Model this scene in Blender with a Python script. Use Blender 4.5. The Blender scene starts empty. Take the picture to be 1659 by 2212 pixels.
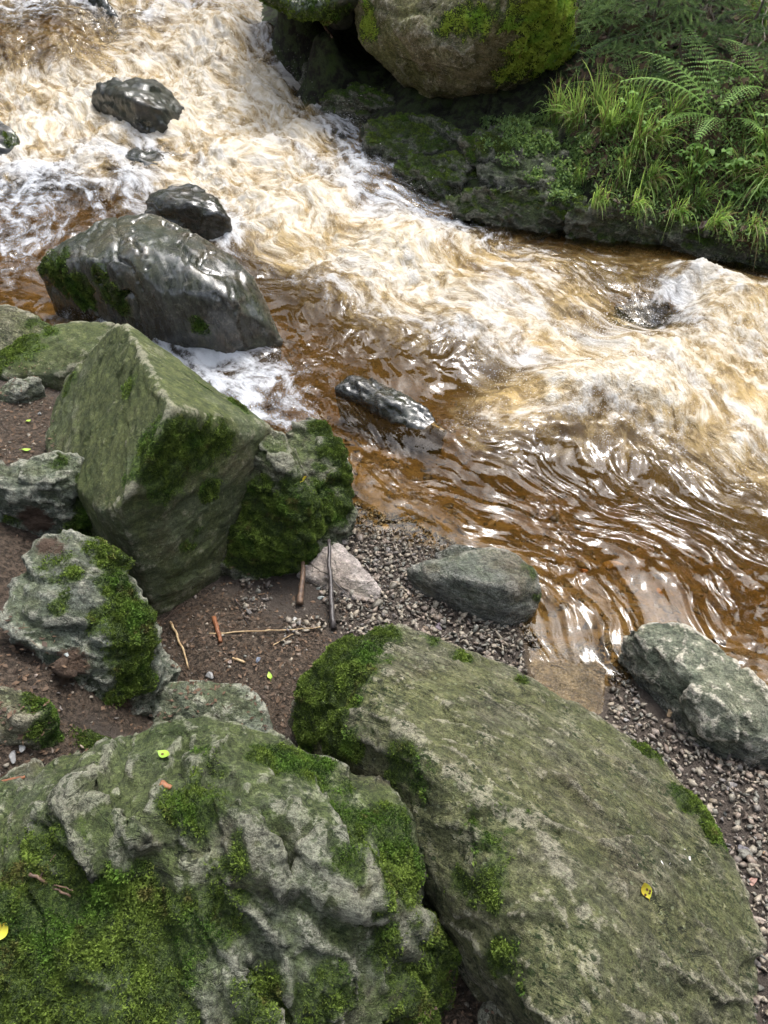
import bpy, bmesh, math, random
import numpy as np
from mathutils import Vector
from mathutils.bvhtree import BVHTree

# ------------------------------------------------------------------ camera, sky, sun, exposure
scn = bpy.context.scene
COL = scn.collection
R = math.radians
CAM_Z, PITCH, FPX = 2.1, 42.0, 1609.0          # metres, degrees down, focal length in px of a 1659 x 2212 picture
cam_d = bpy.data.cameras.new("camera")
cam = bpy.data.objects.new("camera", cam_d)
COL.objects.link(cam)
cam.location = (0, 0, CAM_Z)
cam.rotation_euler = (R(90 - PITCH), 0, 0)
cam_d.sensor_fit = 'VERTICAL'
cam_d.sensor_height = 24.0
cam_d.lens = 24.0 * FPX / 2212.0
cam_d.clip_start, cam_d.clip_end = 0.02, 500
scn.camera = cam

SUN_EL, SUN_AZ = 60.0, 27.0                    # degrees; azimuth clockwise from +Y
world = bpy.data.worlds.new("World")
scn.world = world
world.use_nodes = True
wn = world.node_tree.nodes
wl = world.node_tree.links
bg = wn["Background"]
sky = wn.new("ShaderNodeTexSky")
sky.sky_type = 'NISHITA'
sky.sun_disc = False
sky.sun_elevation = R(SUN_EL)
sky.sun_rotation = R(SUN_AZ)
sky.air_density, sky.dust_density, sky.ozone_density = 1.0, 4.0, 1.0
hs = wn.new("ShaderNodeHueSaturation")          # thin cloud takes most of the blue out of the sky
hs.inputs['Saturation'].default_value = 0.42
wl.new(sky.outputs[0], hs.inputs['Color'])
wl.new(hs.outputs[0], bg.inputs[0])
bg.inputs[1].default_value = 0.15
sd = bpy.data.lights.new("sun", 'SUN')
sd.energy, sd.angle, sd.color = 0.72, R(12), (1.0, 0.975, 0.94)
sun = bpy.data.objects.new("sun", sd)
COL.objects.link(sun)
_a, _e = R(SUN_AZ), R(SUN_EL)
sdir = Vector((math.sin(_a) * math.cos(_e), math.cos(_a) * math.cos(_e), math.sin(_e)))
sun.rotation_euler = sdir.to_track_quat('Z', 'Y').to_euler()
sun.location = sdir * 30
scn.view_settings.view_transform = 'Standard'
scn.view_settings.look = 'None'
scn.view_settings.exposure = 1.7
scn.view_settings.gamma = 1
scn.cycles.max_bounces = 6
scn.cycles.transparent_max_bounces = 12
scn.cycles.use_adaptive_sampling = True
scn.cycles.adaptive_threshold = 0.03
scn.cycles.sample_clamp_indirect = 4.0

# ------------------------------------------------------------------ helpers
sp, cp = math.sin(R(PITCH)), math.cos(R(PITCH))
rng = np.random.default_rng(7)
random.seed(7)

def ray(px, py):
    u, v = (px - 829.5), (1106 - py)
    d = np.array([u, FPX * cp + v * sp, -FPX * sp + v * cp])
    return d / np.linalg.norm(d)

def at(px, py, z):
    """the point of the place seen at that pixel of the photograph, at height z"""
    d = ray(px, py)
    t = (z - CAM_Z) / d[2]
    return np.array([d[0] * t, d[1] * t, z])

def on(px, py, A, B, C):
    """where the ray through a pixel meets the plane of three known points"""
    A, B, C = at(*A), at(*B), at(*C); n = np.cross(B - A, C - A); d = ray(px, py); o = np.array([0, 0, CAM_Z])
    p = o + d * ((A - o) @ n) / (d @ n)
    return ("w", *p)

_perm = np.random.default_rng(3).permutation(512).astype(np.int64)
_g = np.random.default_rng(4).normal(size=(512, 3)); _g /= np.linalg.norm(_g, axis=1)[:, None]
_g = _g.astype(np.float32)

def _h(ix, iy, iz):
    return _perm[(_perm[(_perm[ix & 511] + iy) & 511] + iz) & 511]

def perlin(p):
    p = np.asarray(p, dtype=np.float32)
    i = np.floor(p).astype(np.int64)
    f = p - i
    w = f * f * f * (f * (f * 6 - 15) + 10)
    out = 0
    for dx in (0, 1):
        wx = w[:, 0] if dx else 1 - w[:, 0]
        for dy in (0, 1):
            wy = w[:, 1] if dy else 1 - w[:, 1]
            for dz in (0, 1):
                wz = w[:, 2] if dz else 1 - w[:, 2]
                g = _g[_h(i[:, 0] + dx, i[:, 1] + dy, i[:, 2] + dz)]
                out = out + wx * wy * wz * (g[:, 0] * (f[:, 0] - dx) + g[:, 1] * (f[:, 1] - dy) + g[:, 2] * (f[:, 2] - dz))
    return out * 1.5

def fbm(p, octs=4, gain=0.5, lac=2.03):
    a, s, t = 1.0, 0.0, 0.0
    q = np.array(p, dtype=np.float32)
    for k in range(octs):
        s = s + a * perlin(q + 17.3 * k)
        t += a
        a *= gain; q = q * lac
    return s / t

def ridged(p, octs=4, gain=0.5, lac=2.1):
    a, s, t = 1.0, 0.0, 0.0
    q = np.array(p, dtype=np.float32)
    for k in range(octs):
        s = s + a * (1 - 2 * np.abs(perlin(q + 9.1 * k)))
        t += a
        a *= gain; q = q * lac
    return s / t

def worley(p, seed=0):
    """cell value and F1, F2 distances"""
    p = np.asarray(p, dtype=np.float32)
    i = np.floor(p).astype(np.int64)
    f1 = np.full(len(p), 9.0, np.float32); f2 = f1.copy(); cid = np.zeros(len(p), np.int64)
    vec = np.zeros((len(p), 3), np.float32)
    for dx in (-1, 0, 1):
        for dy in (-1, 0, 1):
            for dz in (-1, 0, 1):
                c = i + np.array([dx, dy, dz])
                h = _h(c[:, 0] + seed, c[:, 1], c[:, 2])
                o = _g[h] * 0.45 + 0.5
                dv = p - (c + o)
                d = np.sqrt((dv ** 2).sum(1))
                m = d < f1
                f2 = np.where(m, f1, np.minimum(f2, d))
                f1 = np.where(m, d, f1)
                cid = np.where(m, h, cid)
                vec = np.where(m[:, None], dv, vec)
    return cid, f1, f2, vec

def facets(p, seed=0, tilt=0.6):
    """piecewise planar height: each cell is a tilted chip"""
    cid, f1, f2, vec = worley(p, seed)
    g = _g[(cid * 7 + 13) & 511]
    return tilt * (g * vec).sum(1) + 0.35 * (_g[(cid + 5) & 511][:, 0])

def sstep(a, b, x):
    t = np.clip((x - a) / (b - a), 0, 1)
    return t * t * (3 - 2 * t)

def np_mesh(name, V, F, attrs=None, smooth=True, colors=None):
    """V (n,3), F list of arrays (tris and/or quads), attrs {name: (n,) or (n,3)}"""
    me = bpy.data.meshes.new(name)
    V = np.asarray(V, np.float32)
    Fs = [np.asarray(f, np.int32) for f in (F if isinstance(F, list) else [F]) if len(f)]
    me.vertices.add(len(V)); me.vertices.foreach_set("co", V.ravel())
    loops = np.concatenate([f.ravel() for f in Fs]); tot = np.concatenate([np.full(len(f), f.shape[1], np.int32) for f in Fs])
    me.loops.add(len(loops)); me.loops.foreach_set("vertex_index", loops)
    me.polygons.add(len(tot))
    start = np.concatenate([[0], np.cumsum(tot)[:-1]]).astype(np.int32)
    me.polygons.foreach_set("loop_start", start); me.polygons.foreach_set("loop_total", tot)
    me.update(calc_edges=True)
    if smooth:
        me.polygons.foreach_set("use_smooth", np.ones(len(tot), bool))
    for k, a in (attrs or {}).items():
        a = np.asarray(a, np.float32)
        if a.ndim == 1:
            at_ = me.attributes.new(k, 'FLOAT', 'POINT'); at_.data.foreach_set("value", a)
        else:
            at_ = me.attributes.new(k, 'FLOAT_VECTOR', 'POINT'); at_.data.foreach_set("vector", a.ravel())
    me.validate(clean_customdata=False)
    return me

def link(name, me, mat, parent=None, loc=None):
    o = bpy.data.objects.new(name, me)
    COL.objects.link(o)
    if mat: me.materials.append(mat)
    if loc is not None: o.location = loc
    if parent: o.parent = parent
    return o

def tag(o, label=None, cat=None, group=None, kind=None):
    if label: o["label"] = label
    if cat: o["category"] = cat
    if group: o["group"] = group
    if kind: o["kind"] = kind
    return o

def empty(name, loc, label, cat, group=None):
    o = bpy.data.objects.new(name, None)
    COL.objects.link(o); o.location = loc; o.empty_display_size = 0.1
    return tag(o, label, cat, group)

# ------------------------------------------------------------------ materials
class NT:
    def __init__(s, name):
        s.m = bpy.data.materials.new(name); s.m.use_nodes = True
        s.n = s.m.node_tree.nodes; s.l = s.m.node_tree.links
        s.n.clear()
        s.out = s.n.new("ShaderNodeOutputMaterial")
    def node(s, t, **kw):
        n = s.n.new(t)
        for k, v in kw.items():
            if k.startswith("i_"):
                key = k[2:]; key = int(key) if key.isdigit() else key.replace("_", " ")
                s.set(n.inputs[key], v)
            else: setattr(n, k, v)
        return n
    def set(s, inp, v):
        if isinstance(v, bpy.types.NodeSocket): s.l.new(v, inp)
        elif isinstance(v, (tuple, list)) and len(v) == 3 and inp.type == 'RGBA': inp.default_value = (*v, 1)
        else: inp.default_value = v
    def math(s, op, a, b=0.0, c=0.0, clamp=False):
        n = s.n.new("ShaderNodeMath"); n.operation = op; n.use_clamp = clamp
        s.set(n.inputs[0], a); s.set(n.inputs[1], b); s.set(n.inputs[2], c)
        return n.outputs[0]
    def ss(s, a, b, x, lo=0.0, hi=1.0):
        n = s.n.new("ShaderNodeMapRange"); n.interpolation_type = 'SMOOTHSTEP'
        s.set(n.inputs[0], x); n.inputs[1].default_value = a; n.inputs[2].default_value = b
        n.inputs[3].default_value = lo; n.inputs[4].default_value = hi
        return n.outputs[0]
    def mix(s, f, a, b, blend='MIX'):
        n = s.n.new("ShaderNodeMix"); n.data_type = 'RGBA'; n.blend_type = blend
        s.set(n.inputs[0], f); s.set(n.inputs[6], a); s.set(n.inputs[7], b)
        return n.outputs[2]
    def attr(s, name, vec=False):
        n = s.n.new("ShaderNodeAttribute"); n.attribute_name = name
        return n.outputs['Vector' if vec else 'Fac']
    def noise(s, vec, scale, detail=4, rough=0.55, dist=0.0, col=False):
        n = s.n.new("ShaderNodeTexNoise"); s.set(n.inputs['Vector'], vec)
        n.inputs['Scale'].default_value = scale; n.inputs['Detail'].default_value = detail
        n.inputs['Roughness'].default_value = rough; n.inputs['Distortion'].default_value = dist
        return n.outputs[1 if col else 0]
    def voro(s, vec, scale, feature='F1', out=0, rnd=1.0):
        n = s.n.new("ShaderNodeTexVoronoi"); s.set(n.inputs['Vector'], vec); n.feature = feature
        n.inputs['Scale'].default_value = scale; n.inputs['Randomness'].default_value = rnd
        return n.outputs[out]
    def mapv(s, vec, scale=(1, 1, 1), rot=(0, 0, 0)):
        n = s.n.new("ShaderNodeMapping"); s.set(n.inputs[0], vec)
        n.inputs['Rotation'].default_value = rot; n.inputs['Scale'].default_value = scale
        return n.outputs[0]
    def bed(s, vec, n, k):
        """squeeze space along the bedding normal n, so pattern runs along the beds"""
        L = math.sqrt(sum(v * v for v in n)); n = tuple(v / L for v in n)
        d = s.n.new("ShaderNodeVectorMath"); d.operation = 'DOT_PRODUCT'; s.set(d.inputs[0], vec); d.inputs[1].default_value = n
        m = s.n.new("ShaderNodeVectorMath"); m.operation = 'SCALE'; m.inputs[0].default_value = tuple(v * (k - 1) for v in n); s.l.new(d.outputs['Value'], m.inputs['Scale'])
        a = s.n.new("ShaderNodeVectorMath"); a.operation = 'ADD'; s.set(a.inputs[0], vec); s.l.new(m.outputs[0], a.inputs[1])
        return a.outputs[0]
    def bump(s, h, strength=0.5, dist=0.01, normal=None):
        n = s.n.new("ShaderNodeBump"); s.set(n.inputs['Height'], h)
        n.inputs['Strength'].default_value = strength; n.inputs['Distance'].default_value = dist
        if normal is not None: s.l.new(normal, n.inputs['Normal'])
        return n.outputs[0]
    def pbsdf(s, col, rough, normal=None, spec=0.5, **kw):
        n = s.n.new("ShaderNodeBsdfPrincipled")
        s.set(n.inputs['Base Color'], col); s.set(n.inputs['Roughness'], rough)
        s.set(n.inputs['Specular IOR Level'], spec)
        if normal is not None: s.l.new(normal, n.inputs['Normal'])
        for k, v in kw.items(): s.set(n.inputs[k.replace("_", " ")], v)
        return n.outputs[0]
    def done(s, sh):
        s.l.new(sh, s.out.inputs[0]); return s.m

def world_pos(T):
    g = T.n.new("ShaderNodeNewGeometry")
    return g.outputs['Position'], g.outputs['Normal']

def rock_mat(name, grey=(0.13, 0.14, 0.12), dark=(0.05, 0.055, 0.045), pale=(0.30, 0.29, 0.24), algae=(0.065, 0.085, 0.028),
             algae_amt=0.5, wet=0.0, speck=0.4, strata=(0.3, 0.5, 0.9), pale_amt=0.3, lichen=0.2, bumpy=1.0, warm=0.2, crust=0.35, mott=1.0):
    T = NT(name)
    P, N = world_pos(T)
    sx = T.node("ShaderNodeSeparateXYZ"); T.l.new(N, sx.inputs[0]); nz = sx.outputs[2]
    st = T.bed(P, strata, 3.0)
    n0 = T.noise(P, 2.6, 4, 0.6, 0.3)
    n1 = T.noise(st, 7, 8, 0.68, 0.15)
    n2 = T.noise(P, 24, 7, 0.72, 0.2)
    n3 = T.noise(P, 95, 4, 0.75)
    n4 = T.noise(P, 330, 2, 0.8)
    ns = T.noise(st, 30, 6, 0.75, 0.1)
    c = T.mix(T.ss(0.40, 0.60, n1), dark, grey)
    c = T.mix(T.math('MULTIPLY', T.ss(0.52, 0.66, n2), 0.6), c, pale)
    c = T.mix(T.math('MULTIPLY', T.ss(0.46, 0.62, T.noise(P, 3.7, 6, .65)), warm), c, (0.20, 0.135, 0.07))
    edge = T.attr("edge")
    # thin green film in clouds and streaks, thinner on worn rims
    film = T.math('ADD', T.math('MULTIPLY', T.math('SUBTRACT', T.noise(P, 5.5, 9, 0.74, .1), 0.5), 3.2), T.math('MULTIPLY', nz, 0.22))
    film = T.math('ADD', film, T.math('MULTIPLY', T.attr("film"), 0.7))
    film = T.math('SUBTRACT', film, T.math('MULTIPLY', edge, 0.5))
    al = T.mix(T.ss(0.36, 0.64, n2), (algae[0] * .62, algae[1] * .66, algae[2] * .6), (algae[0] * 1.6, algae[1] * 1.5, algae[2] * 1.4))
    c = T.mix(T.math('MULTIPLY', T.ss(-0.35, 0.45, film), algae_amt), c, al)
    # bare pale rims and crusts with crisp outlines
    rim = T.math('ADD', edge, T.math('MULTIPLY', T.math('SUBTRACT', n2, 0.5), 2.4))
    c = T.mix(T.math('MULTIPLY', T.ss(0.45, 0.75, rim), pale_amt), c, pale)
    cr = T.math('MULTIPLY', T.ss(0.555, 0.60, T.noise(P, 12, 9, 0.74, .1)), T.ss(0.46, 0.58, T.noise(P, 2.2, 3)))
    c = T.mix(T.math('MULTIPLY', cr, crust), c, T.mix(T.ss(.4, .6, n3), T.mix(0.35, pale, grey), pale))
    # mottling and grain
    k = T.math('ADD', T.math('MULTIPLY', T.math('SUBTRACT', ns, .5), 2.6 * mott), T.math('MULTIPLY', T.math('SUBTRACT', n3, .5), 2.8 * mott))
    k = T.math('ADD', k, T.math('MULTIPLY', T.math('SUBTRACT', n4, .5), 2.4 * mott))
    k = T.math('ADD', k, T.math('MULTIPLY', T.math('SUBTRACT', n0, .5), 1.2))
    k = T.math('MAXIMUM', T.math('ADD', k, 1.0), 0.32); k = T.math('MINIMUM', k, 1.75)
    kc = T.node("ShaderNodeCombineColor"); [T.set(kc.inputs[i], k) for i in range(3)]
    c = T.mix(1.0, c, kc.outputs[0], 'MULTIPLY')
    # small dark tufts sitting in pits and along bedding lines
    sn = T.noise(T.bed(P, strata, 1.9), 62, 3, 0.55, 0.5)
    zone = T.ss(0.47, 0.60, T.noise(P, 6, 5, .65))
    spk = T.math('MULTIPLY', T.ss(0.555, 0.60, sn), T.math('MULTIPLY', zone, speck))
    c = T.mix(spk, c, (0.020, 0.036, 0.009))
    # hairline joints
    jn = T.math('ABSOLUTE', T.math('SUBTRACT', T.noise(st, 4.2, 5, 0.55, 1.2), 0.5))
    jl = T.math('MULTIPLY', T.ss(0.012, 0.002, jn), T.ss(.45, .6, T.noise(P, 3.3, 2)))
    c = T.mix(T.math('MULTIPLY', jl, 0.75), c, (0.018, 0.022, 0.012))
    # lichen
    v = T.voro(P, 42); vm = T.math('MULTIPLY', T.ss(0.26, 0.20, T.math('ADD', v, T.math('MULTIPLY', n2, .12))), T.ss(0.45, 0.56, T.noise(P, 6.5, 3)))
    c = T.mix(T.math('MULTIPLY', vm, lichen), c, (0.30, 0.34, 0.20))
    # moss felt under the tufts
    ms = T.attr("moss")
    mm = T.ss(0.14, 0.5, T.math('ADD', ms, T.math('MULTIPLY', T.math('SUBTRACT', n2, 0.5), 0.9)))
    c = T.mix(T.math('MULTIPLY', mm, 0.9), c, T.mix(T.ss(0.40, 0.60, n3), (0.018, 0.034, 0.007), (0.07, 0.11, 0.018)))
    # bare earth caught on ledges
    so = T.ss(0.4, 0.6, T.math('ADD', T.attr("soil"), T.math('MULTIPLY', T.math('SUBTRACT', n3, 0.5), 0.9)))
    c = T.mix(so, c, T.mix(n3, (0.04, 0.026, 0.017), (0.12, 0.08, 0.055)))
    wt = T.attr("wet")
    wt = T.math('MAXIMUM', T.ss(0.3, 0.7, T.math('ADD', wt, T.math('MULTIPLY', T.math('SUBTRACT', n2, 0.5), 0.5))), wet)
    c = T.mix(T.math('MULTIPLY', wt, 0.5), c, T.mix(1.0, c, (0.35, 0.35, 0.37), 'MULTIPLY'))
    hgt = T.math('ADD', T.math('MULTIPLY', n2, 1.1), T.math('ADD', T.math('MULTIPLY', n3, 0.5), T.math('MULTIPLY', n4, 0.14)))
    hgt = T.math('ADD', hgt, T.math('ADD', T.math('MULTIPLY', ns, 0.9), T.math('ADD', T.math('MULTIPLY', spk, 0.25), T.math('MULTIPLY', jl, -.4))))
    if wet > .6: hgt = T.math('ADD', T.noise(T.bed(P, strata, 2.6), 4.5, 2.0, .4, 1.0), T.math('MULTIPLY', T.noise(T.bed(P, strata, 2.6), 26, 2, .5), .12)); hgt = T.math('ADD', hgt, T.math('MULTIPLY', jl, -.3))
    b = T.bump(hgt, 0.9 * bumpy, 0.022)
    rgh = T.math('MULTIPLY_ADD', wt, -0.60, 0.86)
    rgh = T.math('ADD', rgh, T.math('MULTIPLY', T.math('SUBTRACT', n3, 0.5), 0.3 if wet < .6 else .08))
    return T.done(T.pbsdf(c, rgh, b, T.math('MULTIPLY_ADD', wt, 0.45, 0.3)))

def leaf_mat(name, c1, c2, rough=0.5, trans=0.25, spec=0.35, attr="tint"):
    """c1..c2 by the per-plant / per-leaf tint"""
    T = NT(name)
    P, N = world_pos(T)
    t = T.attr(attr)
    n = T.noise(P, 60, 2)
    f = T.math('ADD', t, T.math('MULTIPLY', T.math('SUBTRACT', n, 0.5), 0.4), clamp=True)
    c = T.mix(f, c1, c2)
    a = T.pbsdf(c, rough, None, spec)
    tr = T.node("ShaderNodeBsdfTranslucent"); T.set(tr.inputs[0], T.mix(1.0, c, (1.25, 1.2, .8), 'MULTIPLY'))
    mx = T.node("ShaderNodeMixShader"); mx.inputs[0].default_value = trans
    T.l.new(a, mx.inputs[1]); T.l.new(tr.outputs[0], mx.inputs[2])
    return T.done(mx.outputs[0])

def bark_mat(name, c1, c2, rough=0.8):
    T = NT(name)
    P, N = world_pos(T)
    n = T.noise(T.mapv(P, (1, 1, 0.35)), 60, 5, 0.65)
    n2 = T.noise(P, 14, 3)
    c = T.mix(T.ss(0.35, 0.65, n), c1, c2)
    c = T.mix(T.ss(0.5, 0.7, n2, 0, 0.5), c, (c1[0] * .5, c1[1] * .5, c1[2] * .5))
    return T.done(T.pbsdf(c, rough, T.bump(n, 0.6, 0.004)))

M = {}
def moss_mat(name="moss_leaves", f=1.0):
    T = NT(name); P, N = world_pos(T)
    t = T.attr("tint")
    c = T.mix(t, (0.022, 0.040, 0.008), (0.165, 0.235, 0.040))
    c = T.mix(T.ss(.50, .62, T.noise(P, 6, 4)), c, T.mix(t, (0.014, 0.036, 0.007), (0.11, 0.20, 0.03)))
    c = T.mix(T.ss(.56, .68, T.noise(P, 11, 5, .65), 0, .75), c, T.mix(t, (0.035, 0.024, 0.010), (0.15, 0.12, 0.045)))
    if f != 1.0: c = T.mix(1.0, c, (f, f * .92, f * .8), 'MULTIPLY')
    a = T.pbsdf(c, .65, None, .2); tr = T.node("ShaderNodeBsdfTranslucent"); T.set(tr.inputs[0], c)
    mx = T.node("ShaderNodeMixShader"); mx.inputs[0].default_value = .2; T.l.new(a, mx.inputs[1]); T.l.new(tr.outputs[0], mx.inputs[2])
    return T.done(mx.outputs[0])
M['moss'] = moss_mat()
M['moss_lit'] = moss_mat("moss_leaves_lit", 2.2)  # lighter copy of the moss, painting in light its shaded side lacks
M['grass'] = leaf_mat("grass_blades", (0.14, 0.28, 0.07), (0.42, 0.58, 0.19), 0.5, 0.5, 0.2)
M['drygrass'] = leaf_mat("dry_grass", (0.16, 0.13, 0.06), (0.30, 0.25, 0.13), 0.6, 0.25)
M['fern'] = leaf_mat("fern_leaf", (0.18, 0.36, 0.10), (0.42, 0.62, 0.20), 0.5, 0.5, 0.2)
M['needle'] = leaf_mat("spruce_needles", (0.07, 0.13, 0.065), (0.32, 0.46, 0.20), 0.55, 0.25, .2)
M['cover'] = leaf_mat("cover_leaf", (0.09, 0.16, 0.06), (0.32, 0.46, 0.18), 0.5, 0.4, 0.2)
M['litter'] = leaf_mat("litter", (0.04, 0.026, 0.017), (0.15, 0.095, 0.058), 0.7, 0.1)
M['twig'] = bark_mat("twig_bark", (0.05, 0.04, 0.032), (0.14, 0.115, 0.09))
M['palewood'] = bark_mat("peeled_wood", (0.28, 0.18, 0.09), (0.48, 0.36, 0.20), 0.6)
M['orangebark'] = bark_mat("orange_bark", (0.13, 0.045, 0.018), (0.25, 0.10, 0.04), 0.6)
M['darkwood'] = bark_mat("dark_wet_wood", (0.022, 0.018, 0.017), (0.065, 0.055, 0.052), 0.45)
M['brownwood'] = bark_mat("brown_wood", (0.06, 0.035, 0.022), (0.14, 0.085, 0.05), 0.6)

# ------------------------------------------------------------------ height fields of ground and water
class Field:
    """smooth surface through control points (multiquadric)"""
    def __init__(s, pts, vals, c=0.25, lam=1e-3):
        s.P = np.asarray(pts, float); v = np.asarray(vals, float); n = len(v)
        s.c = c
        d = np.sqrt(((s.P[:, None] - s.P[None]) ** 2).sum(2) + c * c)
        A = np.zeros((n + 1, n + 1)); A[:n, :n] = d - lam * np.eye(n) * 10; A[:n, n] = 1; A[n, :n] = 1
        s.w = np.linalg.solve(A, np.append(v, 0))
    def __call__(s, x, y):
        x = np.asarray(x, float).ravel(); y = np.asarray(y, float).ravel()
        o = np.empty(len(x))
        for i in range(0, len(x), 100000):
            d = np.sqrt((x[i:i + 100000, None] - s.P[:, 0]) ** 2 + (y[i:i + 100000, None] - s.P[:, 1]) ** 2 + s.c ** 2)
            o[i:i + 100000] = d @ s.w[:-1] + s.w[-1]
        return o

# water: px, py, surface height, depth, foam (0..1), aeration (0..1)
WPT = [
 (760, 1060, 0, .05, 0, 0), (900, 1000, 0, .10, 0, .0), (820, 1120, 0, .02, 0, 0), (1000, 1130, 0, .07, 0, 0), (950, 1040, 0, .12, 0, .02), (1200, 1200, 0, .10, 0, 0),
 (1300, 1350, 0, .04, .0, 0), (1450, 1300, 0, .10, 0, 0), (1659, 1450, -.01, .06, 0, 0), (1659, 1250, -.02, .16, .0, .03), (1800, 1300, -.02, .15, .1, .0),
 (1230, 1060, 0, .16, .0, .05), (1450, 1150, -.01, .16, .0, .05), (1659, 1100, -.03, .22, .15, .25), (1100, 1000, 0.01, .16, .12, .18), (1350, 1010, .0, .2, .2, .25),
 (1550, 1040, -.01, .2, .25, .3), (1000, 920, .04, .16, .30, .35), (1100, 860, .09, .2, .5, .75), (1200, 900, .06, .2, .35, .45), (1400, 930, .05, .2, .35, .45), (1350, 850, .14, .22, .5, .85),
 (1250, 815, .14, .25, .75, .95), (1500, 900, .10, .25, .5, .85), (1659, 980, .03, .25, .6, .9), (1659, 850, .08, .25, .7, 1), (1500, 800, .12, .3, .9, 1), (1350, 760, .12, .3, .95, 1),
 (1659, 740, .1, .3, .75, 1), (1450, 640, .12, .12, .7, .6), (1560, 650, .2, .2, .85, 1), (1659, 640, .16, .2, .6, .8), (1500, 600, .2, .2, .9, .9), (1400, 700, .05, .12, .30, .35), (1430, 680, .06, .12, .22, .25),
 (1350, 690, .08, .07, .25, .25), (1300, 720, .08, .12, .6, .6), (1250, 780, .05, .15, .85, .8), (1000, 850, -.0, .2, .05, .1), (900, 850, .01, .2, .05, .02), (980, 800, .04, .2, .1, .15), (1100, 800, .03, .2, .3, .4),
 (1200, 740, .06, .2, .8, .8), (1250, 660, .12, .2, .4, .7), (1150, 640, .13, .2, .55, .75), (1000, 700, .09, .2, .75, .75), (1100, 720, .08, .2, .65, .75), (900, 720, .07, .2, .35, .45), (800, 780, .03, .2, .05, .08),
 (700, 720, .05, .2, .05, .05), (640, 640, .09, .2, .12, .12), (650, 760, .02, .18, .1, .05), (720, 650, .1, .2, .3, .35), (850, 650, .11, .2, .75, .75), (900, 600, .15, .25, 1, .95), (1000, 600, .16, .25, .75, .9), (870, 520, .2, .25, .95, 1),
 (1000, 530, .17, .25, .75, .85), (1100, 560, .15, .2, .45, .65), (1250, 580, .12, .2, .35, .45), (1400, 590, .12, .2, .3, .4), (1550, 570, .1, .15, .15, .1), (1659, 600, .1, .12, .12, .1), (1800, 650, .1, .15, .5, .5),
 (1050, 500, .13, .12, .3, .1), (1200, 520, .11, .12, .2, .05), (1350, 530, .1, .12, .15, .02), (1500, 530, .09, .08, .05, 0), (1000, 470, .15, .06, .3, .0),
 (900, 430, .22, .08, .42, .12), (830, 360, .31, .05, .45, .12), (770, 320, .35, .06, .45, .15), (600, 140, .65, .05, .35, .15), (590, 100, .72, .05, .4, .2), (850, 450, .23, .06, .75, .4), (780, 380, .28, .05, .7, .35), (800, 440, .25, .05, .6, .2), (860, 395, .27, .03, .35, .08), (930, 460, .18, .05, .7, .3), (700, 300, .38, .1, .7, .5), (740, 250, .41, .05, .5, .2), (700, 240, .44, .08, .9, .6),
 (700, 450, .24, .25, .85, 1), (620, 440, .25, .25, .8, 1), (600, 520, .19, .25, .7, .9), (700, 540, .17, .25, .8, .95), (560, 540, .16, .2, .45, .5), (780, 560, .17, .25, .9, 1), (520, 430, .27, .2, .85, .95),
 (600, 350, .34, .25, .8, 1), (500, 330, .37, .25, .85, 1), (450, 280, .42, .25, .8, 1), (550, 250, .46, .25, .8, 1), (630, 250, .45, .25, .85, 1), (480, 200, .55, .25, .85, 1), (580, 160, .63, .2, .7, 1), (400, 150, .62, .25, .9, 1),
 (560, 100, .76, .1, .5, .5), (580, 130, .68, .06, .4, .3), (640, 130, .62, .06, .9, .8), (640, 190, .5, .06, .9, .8), (500, 100, .78, .2, .8, 1), (420, 60, .85, .25, .85, 1), (350, 30, .92, .25, .9, 1), (500, 30, .95, .2, .85, 1), (580, 40, .95, .1, .6, .5),
 (300, 40, .93, .1, .3, .6), (280, 100, .78, .1, .5, .75), (240, 80, .82, .05, .15, .5), (150, 40, .95, .06, .35, .35), (60, 40, .95, .06, .45, .35), (100, 110, .80, .05, .2, .4), (180, 140, .72, .06, .25, .5), (60, 140, .72, .06, .25, .4), (0, 100, .82, .06, .35, .4),
 (130, 190, .58, .15, .85, .9), (0, 200, .56, .15, .85, .8), (60, 210, .54, .2, .9, .95), (60, 260, .46, .25, .8, 1), (150, 290, .41, .25, .8, 1), (230, 290, .42, .2, .9, .95), (300, 310, .41, .06, .6, .5), (330, 340, .37, .04, .3, .15), (240, 350, .36, .1, .8, .8),
 (380, 340, .36, .1, .6, .9), (420, 390, .31, .2, .8, .9), (150, 360, .34, .15, .7, .6), (90, 400, .3, .12, .5, .1), (30, 400, .29, .1, .7, .3), (200, 410, .29, .12, .55, .2), (300, 390, .31, .15, .6, .4), (100, 460, .24, .12, .42, .02), (0, 480, .22, .12, .5, .02),
 (200, 450, .24, .12, .42, .05), (50, 560, .17, .12, .38, 0), (0, 620, .13, .1, .3, 0), (130, 630, .1, .1, .2, .0), (50, 660, .1, .08, .1, 0), (-150, 500, .25, .1, .4, 0), (-150, 250, .5, .1, .6, .3),
 (480, 820, .01, .15, .8, .05), (560, 850, .01, .14, .85, .05), (650, 870, .0, .14, .6, .02), (440, 780, .01, .14, .8, .0), (600, 770, .02, .15, .3, 0), (700, 900, .0, .12, .2, 0), (620, 900, .0, .1, .5, 0), (800, 870, .0, .15, .1, 0), (740, 960, 0, .08, .12, 0),
 (300, -60, 1.02, .2, .8, .8), (550, -60, 1.05, .2, .8, .8), (0, -60, 1.08, .1, .5, .5),
]
_wp = np.array([at(a[0], a[1], a[2]) for a in WPT]); _wv = np.array(WPT, float)
F_water = Field(_wp[:, :2], _wv[:, 2], 0.12)
F_foam = Field(_wp[:, :2], _wv[:, 4], 0.06, 4e-3)
F_aer = Field(_wp[:, :2], _wv[:, 5], 0.06, 4e-3)

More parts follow.
